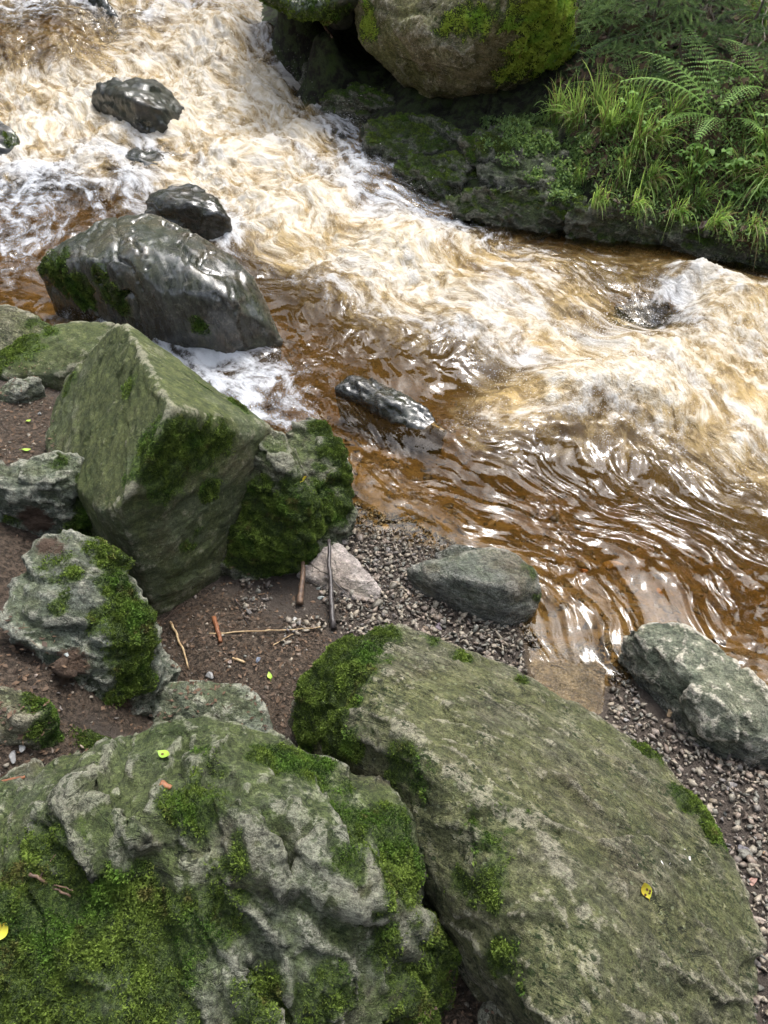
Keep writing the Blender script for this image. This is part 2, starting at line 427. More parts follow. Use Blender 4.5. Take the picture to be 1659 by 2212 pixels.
def g(px, py, z): p = at(px, py, z); return (p[0], p[1], z)
GPT = [tuple(_wp[i, :2]) + (_wv[i, 2] - _wv[i, 3],) for i in range(len(WPT))]
GPT += [g(*a) for a in [
 # gravel shore and soil on the near side
 (760, 1150, .01), (850, 1180, .015), (1000, 1210, .01), (860, 1260, .03), (950, 1330, .04), (1080, 1400, .04), (1180, 1380, -.02), (1240, 1400, -.05), (1220, 1500, -.03), (1300, 1440, -.02), (1320, 1540, .04), (1400, 1560, .05), (1300, 1600, .06),
 (1500, 1640, .055), (1659, 1650, .02), (1600, 1750, .08), (1659, 1950, .12), (1800, 1700, .0), (1800, 2000, .15), (1659, 2212, .2), (1400, 1800, .08), (1200, 1700, .08),
 (700, 1200, .04), (740, 1300, .06), (640, 1330, .08), (550, 1290, .06), (420, 1300, .06), (400, 1400, .11), (500, 1450, .11), (600, 1430, .1), (600, 1560, .1), (450, 1520, .1), (330, 1560, .1), (300, 1300, .08), (300, 1450, .12),
 (900, 1500, .06), (700, 1600, .08), (950, 1750, .1), (1000, 2150, .16), (1100, 2212, .2), (900, 2000, .12), (500, 1900, .15), (200, 1900, .2), (1300, 2212, .2), (800, 2500, .3), (200, 2400, .35), (1500, 2500, .25), (-300, 2200, .45),
 (60, 900, .33), (110, 860, .30), (30, 960, .36), (0, 1180, .42), (30, 1400, .47), (100, 1450, .45), (170, 1440, .43), (0, 1680, .46), (50, 1620, .45), (-150, 1300, .5), (-200, 900, .45), (-200, 1700, .5), (0, 750, .2), (-200, 650, .3), (220, 1060, .28), (215, 1110, .22), (120, 1160, .3),
 (500, 1100, .05), (300, 800, .1), (400, 900, .05), (550, 1000, .0), (650, 1050, .0), (330, 1080, .1),
 (330, 1268, .13), (400, 1290, .11), (270, 1245, .16), (450, 1285, .09),
 # far bank
 (690, 130, .62), (700, 180, .55), (760, 210, .52), (800, 280, .42), (860, 330, .36), (950, 400, .27), (1050, 450, .2), (1200, 470, .16), (1400, 490, .15), (1550, 530, .12), (1659, 560, .12), (1800, 600, .15),
 (750, 160, .62), (800, 160, .62), (820, 200, .58), (900, 250, .52), (1000, 270, .5), (1100, 290, .48), (1000, 340, .40), (1100, 380, .34), (1200, 420, .26), (1000, 420, .25), (1250, 300, .52), (1350, 400, .36), (1450, 430, .3), (1600, 450, .3), (1659, 500, .22),
 (1350, 250, .68), (1450, 300, .62), (1600, 300, .66), (1600, 380, .48), (1300, 150, .86), (1500, 170, .9), (1659, 200, .9), (1400, 60, 1.1), (1600, 60, 1.15), (1659, -40, 1.35), (1300, -40, 1.3), (1000, -20, 1.2), (800, 60, .85), (700, 60, 1.0), (650, 0, 1.12), (620, -60, 1.3), (900, 100, .8), (1100, 100, .85), (1800, 100, 1.1), (1900, 400, .5),
]]
GPT += [(-6, 3, .9), (-7, 7, 1.6), (-5, 10, 1.5), (-2.5, 10, 1.0), (-1, 10, 1.1), (1, 11, 2.0), (3, 10, 2.6), (6, 9, 3.0), (8, 6, 2.6), (6, 4, .3), (5, 5, .9), (7, 2, -.2), (4, 2, -.15), (3, 0, .1), (5, -2, .2), (0, -2, .6), (-4, -2, .9), (-4, 1, .8), (2.5, -1, .25), (9, 0, 0.4),
        (0, 14, 4.5), (5, 14, 5.5), (-6, 14, 3.5), (12, 8, 5), (-12, 5, 4), (-10, 12, 5), (0, -8, 2), (-8, -6, 3), (9, -6, 1.2)]
GPT += [(-.5, 7.95, 1.2), (-.15, 7.95, 1.25), (-.35, 8.5, 1.35)]      # back of the hollow between the two big boulders
GPT = np.array(GPT)
F_ground = Field(GPT[:, :2], GPT[:, 2], 0.12)

def ground_z(x, y, fine=True):
    x = np.asarray(x, float).ravel(); y = np.asarray(y, float).ravel()
    z = F_ground(x, y)
    r = np.hypot(x, y - 4)
    hill = 1.2 + 0.62 * np.maximum(r - 7, 0) ** 0.9
    w = sstep(9, 14, r)
    z = z * (1 - w) + hill * w
    q = np.stack([x, y, np.zeros_like(x)], 1)
    rise = sstep(0.12, 0.35, z - water_base(x, y))
    farside = rise * sstep(3.2, 4.2, y + 0.25 * x)
    z = z + 0.03 * fbm(q * 2.2, 3) * (0.3 + farside * 3.0)
    # ledges of the far bank
    z = z + farside * 0.10 * facets(np.stack([x * 2.6, y * 3.4, z * 2], 1), 3, 0.7)
    if fine:
        z = z + 0.010 * fbm(q * 9, 4) + farside * 0.05 * ridged(q * 7, 4) + 0.004 * fbm(q * 45, 3)
    return z

_wcache = {}
def water_base(x, y):
    return np.clip(F_water(x, y), -0.08, 1.6)

BVHS = []; STREAM = []
def cast(px, py, default_z=0.1, rocks=True):
    """first thing met on the ray through that pixel: a rock or the ground"""
    d = ray(px, py); o = np.array([0, 0, CAM_Z])
    ts = np.linspace(0.3, 14, 1400)
    pts = o + ts[:, None] * d
    gz = ground_z(pts[:, 0], pts[:, 1])
    below = np.nonzero(pts[:, 2] < gz)[0]
    t = ts[below[0]] if len(below) else (default_z - CAM_Z) / d[2]
    n = Vector((0, 0, 1))
    if rocks:
        for b in BVHS:
            h = b.ray_cast(Vector(o), Vector(d))
            if h[0] is not None and h[3] < t:
                t = h[3]; n = h[1]
    return o + t * d, n

# ------------------------------------------------------------------ ground sheet
def spaced(lo, hi, step, far, grow=1.18):
    a = list(np.arange(lo, hi, step))
    s = step; x = hi
    while x < far:
        a.append(x); s = min(s * grow, 4); x += s
    a.append(far)
    s = step; x = lo - step; b = []
    while x > -far:
        b.append(x); s = min(s * grow, 4); x -= s
    b.append(-far)
    return np.array(b[::-1] + a)

def grid_faces(nx, ny):
    i = np.arange(nx * ny).reshape(ny, nx)
    return np.stack([i[:-1, :-1].ravel(), i[:-1, 1:].ravel(), i[1:, 1:].ravel(), i[1:, :-1].ravel()], 1)

def blobs(x, y, lst):
    """soft patches given as (px, py, z, radius_m)"""
    m = np.zeros_like(x)
    for (px, py, z, r) in lst:
        p = at(px, py, z)
        m = np.maximum(m, np.exp(-((x - p[0]) ** 2 + (y - p[1]) ** 2) / (r * r)))
    return m

SOIL = [(60, 900, .33, .25), (40, 970, .33, .2), (30, 1200, .4, .25), (60, 1420, .45, .25), (400, 1350, .11, .25), (500, 1400, .11, .22), (600, 1480, .1, .2), (640, 1380, .1, .12), (300, 1500, .1, .2), (30, 1650, .45, .2), (300, 1560, .1, .15), (980, 2150, .16, .2), (220, 1060, .28, .15)]
gx = spaced(-3.2, 4.6, 0.02, 60); gy = spaced(0.1, 8.2, 0.02, 60)
GX, GY = np.meshgrid(gx, gy); X, Y = GX.ravel(), GY.ravel()
GZ = ground_z(X, Y)
wz = water_base(X, Y)
soil = blobs(X, Y, SOIL)
farm = sstep(3.2, 4.4, Y + 0.25 * X) * sstep(-0.35, -0.15, GZ - wz)
under = sstep(0.015, -0.02, GZ - wz)
ground_me = np_mesh("ground", np.stack([X, Y, GZ], 1), grid_faces(len(gx), len(gy)),
                    {"soil": soil, "bank": farm, "under": under, "hang": sstep(0.0, 0.5, GZ - wz)})
T = NT("ground_mix")
P, N = world_pos(T)
n1 = T.noise(P, 14, 5, 0.6); n2 = T.noise(P, 70, 5, 0.7); n3 = T.noise(P, 230, 3, 0.7)
cv = T.node("ShaderNodeTexVoronoi"); T.set(cv.inputs['Vector'], P); cv.inputs['Scale'].default_value = 55
stone = T.mix(T.noise(cv.outputs[2], 1.7, 0), (0.03, 0.024, 0.02), (0.13, 0.105, 0.085))
soilc = T.mix(T.ss(0.4, 0.62, n2), (0.032, 0.024, 0.017), (0.125, 0.092, 0.066))
soilc = T.mix(T.ss(0.56, 0.68, n3, 0, 0.7), soilc, (0.16, 0.115, 0.08))
bed = T.mix(T.ss(0.3, 0.7, n1), (0.10, 0.065, 0.025), (0.30, 0.20, 0.08))
bed = T.mix(T.ss(0.5, 0.7, n2, 0, .7), bed, (0.33, 0.21, 0.10))
bankc = T.mix(T.ss(0.42, 0.58, n1), (0.016, 0.016, 0.012), (0.05, 0.07, 0.028))
bankc = T.mix(T.ss(0.5, 0.72, n2, 0, .7), bankc, (0.06, 0.05, 0.033))
bankc = T.mix(T.ss(0.52, 0.7, T.noise(P, 5, 4), 0, .8), bankc, T.mix(n2, (0.03, 0.05, 0.008), (0.07, 0.12, 0.02)))
c = T.mix(T.ss(0.3, 0.6, T.math('ADD', T.attr("soil"), T.math('MULTIPLY', T.math('SUBTRACT', n1, 0.5), 0.5))), stone, soilc)
c = T.mix(T.attr("bank"), c, bankc)
c = T.mix(T.attr("under"), c, bed)
rough = T.math('MULTIPLY_ADD', n2, 0.5, 0.4)
ground = link("ground", ground_me, T.done(T.pbsdf(c, rough, T.bump(T.math('ADD', n2, T.math('ADD', T.math('MULTIPLY', n1, 1.2), T.math('MULTIPLY', n3, 0.5))), 1.0, 0.022), 0.3)))
tag(ground, kind="structure")

# ------------------------------------------------------------------ rocks
def rot_strata(p, d):
    """stretch space across a bedding direction d"""
    d = np.array(d, float); d /= np.linalg.norm(d)
    return p + np.outer(p @ d, d) * 2.2

def laplace(V, E, it, lam=0.5):
    n = len(V); deg = np.bincount(E.ravel(), minlength=n)[:, None].clip(1)
    for _ in range(it):
        S = np.zeros_like(V)
        for k in range(3):
            S[:, k] = np.bincount(E[:, 0], V[E[:, 1], k], n) + np.bincount(E[:, 1], V[E[:, 0], k], n)
        V = V + lam * (S / deg - V)
    return V

def vnormals(V, F):
    a = V[F[:, 1]] - V[F[:, 0]]; b = V[F[:, 2]] - V[F[:, 0]]
    c = V[F[:, 3]] - V[F[:, 0]] if F.shape[1] == 4 else b
    fn = np.cross(a, b) + (np.cross(b, c) if F.shape[1] == 4 else 0)
    N = np.zeros_like(V)
    for k in range(F.shape[1]):
        for j in range(3):
            N[:, j] += np.bincount(F[:, k], fn[:, j], len(V))
    return N / np.linalg.norm(N, axis=1)[:, None].clip(1e-9)

def moss_mesh(V, F, mask, dens, size, origin, thr=0.35, lo=0.0, seed=1, flat=0.5):
    """small leafy shoots growing out of the surface wherever mask is high"""
    r = np.random.default_rng(seed)
    A = V[F]; fa = 0.5 * np.linalg.norm(np.cross(A[:, 2] - A[:, 0], A[:, 3] - A[:, 1]), axis=1)
    fm = mask[F].mean(1)
    wgt = fa * sstep(thr - .2, thr + 0.6, fm)
    n = int(min(wgt.sum() * dens * 1.25, 130000))
    if n < 10: return None
    fi = r.choice(len(F), n, p=wgt / wgt.sum())
    u, v = r.random((2, n, 1))
    p = (A[fi, 0] * (1 - u) + A[fi, 1] * u) * (1 - v) + (A[fi, 3] * (1 - u) + A[fi, 2] * u) * v
    Nn = vnormals(V, F)[F[fi, 0]]
    h = fbm(p * 28, 2); lump = fbm(p * 9 + 5, 2)
    L = size * .8 * (0.6 + 0.8 * r.random(n)) * (.55 + .6 * np.clip(fm[fi], 0, 1)) * (1 + 0.9 * np.clip(h + lump, -0.6, 1))
    p = p + Nn * (L * 0.35 * (1 + np.clip(lump * 2, -1, 1.3)))[:, None]
    base_t = np.clip(0.42 + 0.9 * h + 0.6 * lump + r.normal(0, 0.16, n) + lo, 0, 1)
    Vs, Fs, Ts = [], [], []
    for k in range(3):
        d = Nn * r.uniform(0.1, 0.8, (n, 1)) + r.normal(0, 0.62, (n, 3)) + np.array([0, 0, 0.18])
        d /= np.linalg.norm(d, axis=1)[:, None]
        s = np.cross(d, r.normal(size=(n, 3))); s /= np.linalg.norm(s, axis=1)[:, None]
        w = L[:, None] * 0.22
        b0 = p - d * L[:, None] * 0.4
        Vs.append(np.stack([b0 + s * w * .4, p + d * L[:, None] * .15 - s * w, p + d * L[:, None] * 0.75, p + d * L[:, None] * .15 + s * w], 1).reshape(-1, 3))
        Ts.append(np.repeat(base_t + r.normal(0, .08, n), 4) + np.tile([-.15, 0, .12, 0], n))
    Vm = np.concatenate(Vs) - origin
    Fm = np.arange(len(Vm)).reshape(-1, 4)
    return np_mesh("moss", Vm, Fm, {"tint": np.clip(np.concatenate(Ts), 0, 1)}, smooth=False)

def rock(name, label, cat, hulls, mat, voxel=0.012, zb=None, smooth=3, amp=1.0, strata=(0.4, 0.3, 0.9), fac=0.03, ffreq=5.0, rid=0.012, cuts=(),
         moss=(), moss_up=0.0, mdens=60000, msize=0.008, mlo=0.0, film=(), soilp=(), wetp=(), bare=(), wetline=None, bumps=(), group=None, seed=0, bvh=True, drop=True, crack=0.0):
    bm = bmesh.new()
    for hl in hulls:
        zz = zb
        pts = [at(*q[:3]) if len(q) == 3 else np.array(q[1:]) for q in hl]
        if zz is None:
            zz = float(min(p[2] for p in pts)) - 0.12
        vs = []
        ctr = np.mean([p[:2] for p in pts], 0)
        for p in pts:
            vs.append(bm.verts.new(p))
            if drop:
                q = ctr + (p[:2] - ctr) * 0.93
                vs.append(bm.verts.new((q[0], q[1], min(zz, p[2] - 0.02))))
        res = bmesh.ops.convex_hull(bm, input=vs)
        bmesh.ops.delete(bm, geom=list({e for e in res['geom_interior'] + res['geom_unused'] if isinstance(e, bmesh.types.BMVert)}), context='VERTS')
    me = bpy.data.meshes.new("tmp"); bm.to_mesh(me); bm.free()
    ob = bpy.data.objects.new("tmp", me); COL.objects.link(ob)
    md = ob.modifiers.new("r", 'REMESH'); md.mode = 'VOXEL'; md.voxel_size = voxel; md.adaptivity = 0
    dg = bpy.context.evaluated_depsgraph_get()
    m2 = bpy.data.meshes.new_from_object(ob.evaluated_get(dg))
    bpy.data.objects.remove(ob); bpy.data.meshes.remove(me)
    n = len(m2.vertices); V = np.empty(n * 3, np.float32); m2.vertices.foreach_get("co", V); V = V.reshape(-1, 3).astype(float)
    E = np.empty(len(m2.edges) * 2, np.int32); m2.edges.foreach_get("vertices", E); E = E.reshape(-1, 2)
    L = np.empty(len(m2.loops), np.int32); m2.loops.foreach_get("vertex_index", L)
    F = L.reshape(-1, 4)
    bpy.data.meshes.remove(m2)
    V = laplace(V, E, smooth)
    Nn = vnormals(V, F)
    so = seed * 7.7
    q = rot_strata(V, strata)
    size = float(np.ptp(V, axis=0).max())
    low = fbm(V * (2.2 / max(size, .4)) * 1.3 + so, 3)
    V = V + Nn * (amp * 0.05 * size * low)[:, None]
    if fac:
        wv = V + 0.05 * np.stack([fbm(V * 6 + so, 2), fbm(V * 6 + 30 + so, 2), fbm(V * 6 + 60 + so, 2)], 1)
        V = V + Nn * (fac * facets(rot_strata(wv, strata) * ffreq + so, seed) + fac * .45 * facets(rot_strata(wv, strata) * ffreq * 2.7 + so, seed + 5))[:, None]
    if rid:
        V = V + Nn * (rid * (ridged(q * 7 + so, 4) - .3) + rid * 0.5 * fbm(q * 28 + so, 3))[:, None]
    if crack:
        r1 = np.abs(perlin(rot_strata(V + .04 * fbm(V * 5, 2)[:, None], strata) * 2.4 + so + 3))
        V = V - Nn * (crack * sstep(0.05, 0.0, r1) * sstep(-.1, .3, fbm(V * 2 + 9, 2)))[:, None]
    V = laplace(V, E, 1, 0.12 if fac >= .024 else .3)
    # curvature of the finished form: exposed edges wear paler
    Vs = laplace(V, E, 8, 0.6)
    Nn = vnormals(V, F)
    curv = ((V - Vs) * Nn).sum(1) / (voxel * 1.2)
    Vw = laplace(V, E, 30, 0.7); curv2 = ((V - Vw) * Nn).sum(1) / (voxel * 2.2)
    edge = np.clip(np.maximum(curv * 1.5, curv2 * 1.4), 0, 1)
    bt = BVHTree.FromPolygons(V.tolist(), F.tolist())
    def hitmask(lst, grow=1.3):
        m = np.zeros(len(V))
        for (px, py, r, *s) in lst:
            h = bt.ray_cast(Vector((0, 0, CAM_Z)), Vector(ray(px, py)))
            if h[0] is None: continue
            dd = ((V - np.array(h[0])) ** 2).sum(1)
            r = r * grow if r < .07 else r
            m = np.maximum(m, (s[0] if s else 1.0) * np.exp(-dd / (r * r)))
        return m
    nm = fbm(V * 6 + so, 4)
    if len(bare): edge = np.maximum(edge, np.clip(hitmask(bare, 1.0) * 1.3 * (.75 + 1.6 * fbm(V * 16 + so, 3)), 0, 1))
    mo = hitmask(moss)
    mo = np.clip(mo * 1.1, 0, 1) + (1.3 * nm + .9 * fbm(V * 20 + so, 3)) * sstep(0.02, .4, mo) * (1.2 - .8 * np.clip(mo, 0, 1)) - .10 + moss_up * sstep(0.2, 0.9, Nn[:, 2] + 0.9 * nm) 
    mo = np.clip(mo + 0.25 * np.clip(-curv, 0, 1) * (mo > 0.2), 0, 1)
    fl = hitmask(film); sl = np.clip(hitmask(soilp) + 0.3 * nm * (hitmask(soilp) > .1), 0, 1) if len(soilp) else np.zeros(len(V))
    wt = hitmask(wetp)
    if wetline is not None:
        wt = np.maximum(wt, sstep(wetline + 0.06, wetline - 0.02, V[:, 2] + 0.05 * nm))
    mo = mo * (1 - sl)
    c2 = V[:, :2].mean(0); o = np.array([c2[0], c2[1], V[:, 2].min()])
    me = np_mesh(name, V - o, F, {"moss": mo, "edge": edge, "film": fl, "soil": sl, "wet": wt})
    ob = link(name, me, mat, None, o)
    tag(ob, label, cat, group)
    if bvh: BVHS.append(bt)
    if 20 <= seed <= 28: STREAM.append((bt, V.min(0), V.max(0)))
    mm = moss_mesh(V, F, mo, mdens, msize, o, seed=seed + 1, lo=mlo)
    if mm: link("moss", mm, M['moss_lit' if seed == 30 else 'moss'], ob)
    return ob

RM = {
 'green': rock_mat("stone_green_film", (0.135, 0.145, 0.105), (0.045, 0.052, 0.032), (0.31, 0.31, 0.24), (0.06, 0.086, 0.026), 0.8, 0, .8, pale_amt=.5, lichen=.25),
 'slab': rock_mat("stone_olive_slab", (0.165, 0.16, 0.105), (0.078, 0.08, 0.048), (0.33, 0.31, 0.23), (0.092, 0.104, 0.040), 0.72, 0, .9, strata=(.52, .80, .3), pale_amt=.55, lichen=.45, warm=.15),
 'pyr': rock_mat("stone_pyramid", (0.085, 0.10, 0.055), (0.045, 0.056, 0.028), (0.24, 0.23, 0.17), (0.052, 0.066, 0.022), 0.9, 0, .5, strata=(.2, .3, .9), pale_amt=.6, lichen=.25, bumpy=.5, mott=.6),
 'grey': rock_mat("stone_grey_green", (0.17, 0.19, 0.155), (0.07, 0.085, 0.06), (0.36, 0.36, 0.29), (0.09, 0.11, 0.05), 0.5, 0, .5, pale_amt=.6, lichen=.3, warm=.1, crust=.6),
 'wet': rock_mat("stone_wet_dark", (0.085, 0.09, 0.08), (0.03, 0.033, 0.028), (0.20, 0.19, 0.16), (0.045, 0.058, 0.026), 0.5, 1.0, .2, strata=(1, .25, .1), pale_amt=.3, lichen=.0, bumpy=.26, warm=.3, crust=.15, mott=.55),
 'black': rock_mat("stone_black_wet", (0.03, 0.032, 0.028), (0.012, 0.014, 0.011), (0.08, 0.08, 0.07), (0.022, 0.032, 0.014), 0.5, .85, .3, pale_amt=.35, lichen=0, bumpy=.4),
 'bank': rock_mat("stone_bank_dark", (0.13, 0.14, 0.10), (0.05, 0.055, 0.04), (0.28, 0.28, 0.22), (0.085, 0.125, 0.045), 0.75, .15, .8, pale_amt=.35, lichen=.05),
 'tan': rock_mat("stone_tan_lichened", (0.26, 0.235, 0.15), (0.13, 0.12, 0.065), (0.50, 0.47, 0.38), (0.14, 0.155, 0.045), 0.6, 0, .5, pale_amt=.3, lichen=.9, warm=.35),
 'shore': rock_mat("stone_shore_bluegrey", (0.185, 0.19, 0.165), (0.08, 0.085, 0.07), (0.33, 0.32, 0.27), (0.07, 0.10, 0.045), 0.3, .1, .4, pale_amt=.4, lichen=.1, warm=.35),
 'pale': rock_mat("stone_pale_green", (0.27, 0.28, 0.215), (0.075, 0.09, 0.068), (0.56, 0.52, 0.42), (0.11, 0.13, 0.085), 0.55, .15, .3, pale_amt=.8, lichen=.1, warm=.2, crust=1.0, mott=1.2),
 'pink': rock_mat("stone_pinkish", (0.30, 0.26, 0.24), (0.16, 0.14, 0.13), (0.42, 0.38, 0.35), (0.10, 0.11, 0.07), 0.15, 0, .2, pale_amt=.3, lichen=.1, warm=.2, bumpy=.6),
 'brown': rock_mat("stone_brown_submerged", (0.20, 0.14, 0.07), (0.10, 0.065, 0.03), (0.32, 0.23, 0.12), (0.11, 0.09, 0.035), 0.3, .55, .1, pale_amt=.2, lichen=0, bumpy=.6),
}

# ---- near boulders
PL = ((268, 695, .78), (371, 880, .86), (112, 880, .40))
print('pyr', [round(on(*q, *PL)[3], 2) for q in [(150, 805), (98, 960), (215, 1100), (252, 1170), (270, 1080), (312, 980)]])
rock("boulder", "broad jagged mossy boulder filling the lower left corner with a green leaf on top", "boulder", [
   [(-150, 1780, .55), (0, 1695, .50), (60, 1655, .50), (250, 1597, .52), (370, 1560, .54), (450, 1545, .54), (560, 1588, .52), (700, 1645, .47), (830, 1680, .44), (925, 1740, .38), (962, 1815, .32),
    (90, 1770, .64), (200, 1745, .67), (330, 1745, .69), (560, 1735, .66), (700, 1790, .62), (820, 1890, .54), (-100, 2000, .6), (500, 1890, .60), (900, 1960, .40)],
   [(0, 1950, .60), (-150, 1950, .62), (250, 1930, .58), (480, 2020, .55), (600, 2212, .48), (350, 2250, .5), (0, 2250, .5), (300, 2500, .38), (-150, 2500, .42)],
   [(700, 1900, .58), (830, 1930, .50), (925, 1975, .40), (990, 2020, .33), (995, 2085, .27), (960, 2160, .18), (800, 2240, .36), (600, 2150, .48), (960, 2320, .08), (650, 2450, .3), (520, 1960, .58)],
   [(160, 1690, .66), (280, 1750, .71), (330, 1800, .70), (265, 1890, .64), (130, 1880, .64), (90, 1750, .66)],
   [(430, 1730, .68), (520, 1720, .70), (580, 1790, .70), (560, 1870, .66), (640, 1930, .62), (480, 1910, .62)],
   [(380, 1850, .64), (480, 1850, .65), (600, 1900, .60), (640, 2000, .55), (520, 2080, .53), (360, 2000, .57), (300, 1900, .60)],
   [(690, 1800, .63), (760, 1790, .63), (830, 1940, .56), (740, 1950, .58), (620, 1900, .62)],
  ], RM['green'], 0.008, zb=.0, smooth=4, amp=.5, fac=.040, ffreq=3.3, rid=.008, strata=(.75, .35, .3), crack=.012, seed=1,
  moss=[(60, 1990, .13, 1), (20, 2080, .13, 1), (220, 1960, .08, .8), (330, 1960, .09, .9), (380, 2030, .08, .9), (470, 1960, .06, .7), (150, 2060, .10, .95), (120, 2170, .12, 1.), (300, 2090, .08, .8), (330, 2200, .06, .7), (560, 1630, .05, .8), (640, 1645, .05, .9), (680, 1655, .05, .9), (620, 1780, .05, .6), (400, 1740, .06, .75), (480, 1610, .05, .6),
        (860, 1870, .07, 1), (830, 1880, .06, 1), (930, 1960, .06, .9), (960, 2060, .10, 1.1), (930, 2150, .12, 1.1), (760, 1780, .05, .6), (750, 1870, .05, .8), (560, 2150, .06, .6), (700, 2150, .06, .6), (820, 2050, .04, .6), (520, 1850, .04, .6), (850, 1760, .05, .55), (740, 1690, .05, .55)],
  bare=[(185, 1744, 0.035), (210, 1810, 0.04), (240, 1780, 0.03), (320, 1794, 0.02), (525, 1774, 0.03), (560, 1819, 0.04), (580, 1860, 0.03), (800, 1769, 0.025), (735, 1909, 0.03), (700, 1880, 0.03), (800, 1959, 0.02), (475, 2024, 0.02), (870, 2010, 0.04), (830, 2060, 0.04), (640, 1930, 0.03), (600, 1740, 0.02), (430, 1880, 0.03), (250, 1870, 0.03), (60, 1760, 0.02), (930, 1960, 0.02), (280, 2130, 0.03), (330, 2080, 0.03)],
  film=[(350, 1600, .3, .9), (600, 1680, .2, .7), (100, 1850, .2, .5)], mdens=110000, msize=.0065, moss_up=.10)

rock("boulder", "long olive slab boulder lying diagonally across the lower right with a mossy head end", "boulder", [
   [(835, 1345, .36), (740, 1385, .37), (690, 1440, .37), (790, 1465, .46), (870, 1570, .52), (1000, 1690, .55), (1170, 1800, .56), (1235, 1900, .57), (1290, 2010, .57), (1290, 2330, .55),
    (905, 1362, .34), (1130, 1450, .27), (1300, 1555, .23), (1400, 1612, .22), (1480, 1700, .21), (1560, 1800, .20), (1595, 1900, .20), (1645, 2060, .20), (1648, 2200, .18), (1600, 2400, .2),
    (640, 1490, .30), (625, 1560, .16), (740, 1660, .04), (960, 1800, .02), (1010, 1940, .02)],
   [(1015, 1975, .26), (1080, 1945, .32), (1190, 1925, .43), (1260, 2050, .52), (1320, 2260, .5), (1200, 2215, .25), (1070, 2120, .22), (1010, 2030, .28), (1330, 2350, .3)],
   [(640, 1500, .30), (700, 1420, .36), (800, 1370, .39), (850, 1400, .42), (780, 1520, .42), (700, 1600, .3), (640, 1590, .2), (860, 1600, .4)],
  ], RM['slab'], 0.008, zb=-.05, smooth=3, amp=.28, fac=.024, ffreq=3.8, rid=.008, strata=(.52, .80, .3), crack=.012, seed=2,
  moss=[(740, 1420, .12, 1.2), (700, 1500, .10, 1.1), (800, 1350, .08, 1.1), (660, 1500, .09, 1), (720, 1560, .1, 1), (820, 1380, .06, .9), (650, 1570, .06, .8), (760, 1600, .06, .7), (1230, 1500, .05, .9), (1270, 1530, .04, .9), (1400, 1620, .04, .8), (1480, 1720, .04, .8), (1540, 1790, .04, .7),
        (1060, 1900, .05, .7), (1100, 1760, .05, .4), (1000, 1420, .03, .8), (930, 1380, .03, .7), (860, 1650, .06, .6), (1130, 1470, .03, .8), (900, 1690, .07, .5), (980, 1770, .07, .42), (1040, 1850, .07, .42), (1000, 1900, .08, .45), (1090, 2080, .08, .4)],
  bare=[(830, 1410, 0.028), (840, 1450, 0.028), (850, 1490, 0.028), (860, 1530, 0.028), (870, 1570, 0.028), (900, 1600, 0.028), (930, 1630, 0.028), (965, 1660, 0.028), (1000, 1690, 0.028), (1040, 1715, 0.028), (1080, 1740, 0.028), (1125, 1770, 0.028), (1170, 1800, 0.028), (1192, 1835, 0.028), (1215, 1870, 0.028), (1235, 1930, 0.028), (1262, 1965, 0.028), (1290, 2000, 0.028), (1280, 2060, 0.028)],
  film=[(900, 1700, .2, .5), (1050, 2000, .2, .6), (1000, 1800, .2, .6), (850, 1600, .15, .4)], mdens=110000, msize=.0075)

rock("boulder", "large pyramid-shaped green boulder with sharp pale ridge beside the stream", "boulder", [
   [(268, 695, .78), (371, 880, .86), (112, 880, .40), on(150, 805, *PL), on(240, 706, *PL), on(98, 960, *PL), on(120, 1010, *PL), on(218, 1104, *PL), on(257, 1099, *PL), on(272, 1050, *PL), on(322, 986, *PL),
    (267, 1180, .16), (277, 1208, .12), (346, 1222, .09), (366, 1243, .07), (415, 1243, .07), (445, 1228, .08), (330, 758, .72), (430, 840, .66), (520, 890, .57), (584, 921, .50), (534, 943, .57), (450, 893, .73), (500, 1025, .38), (455, 1129, .2)],
  ], RM['pyr'], 0.009, zb=-.05, smooth=2, amp=.12, fac=.012, ffreq=3.5, rid=.006, strata=(.5, -.3, .8), seed=3,
  moss=[(370, 960, .09, 1), (420, 980, .11, 1), (360, 1040, .1, .95), (480, 950, .07, .9), (450, 1060, .08, .9), (330, 1000, .05, .7), (480, 820, .03, .8), (440, 835, .03, .7), (520, 880, .04, .8), (280, 840, .06, .35), (150, 830, .05, .4), (420, 1150, .06, .5)],
  bare=[(268, 697, 0.01), (277, 711, 0.01), (285, 725, 0.01), (294, 738, 0.01), (303, 752, 0.01), (311, 766, 0.01), (320, 780, 0.01), (326, 792, 0.01), (333, 805, 0.01), (339, 818, 0.01), (346, 830, 0.01), (352, 842, 0.01), (358, 855, 0.01), (365, 868, 0.01), (371, 880, 0.01), (365, 893, 0.01), (359, 906, 0.01), (353, 920, 0.01), (346, 933, 0.01), (340, 946, 0.01), (334, 960, 0.01), (328, 973, 0.01), (322, 986, 0.01), (312, 999, 0.01), (302, 1012, 0.01), (292, 1024, 0.01), (282, 1037, 0.01), (272, 1050, 0.01), (264, 1062, 0.01), (256, 1075, 0.01), (248, 1088, 0.01), (371, 884, 0.007), (387, 886, 0.007), (403, 889, 0.007), (418, 891, 0.007), (434, 894, 0.007), (450, 896, 0.007), (464, 904, 0.007), (478, 912, 0.007), (492, 920, 0.007), (506, 929, 0.007), (520, 937, 0.007)],
  film=[(250, 850, .35, 1), (200, 1000, .25, .8), (430, 880, .2, .8)], mdens=120000, msize=.0065, mlo=-.1)

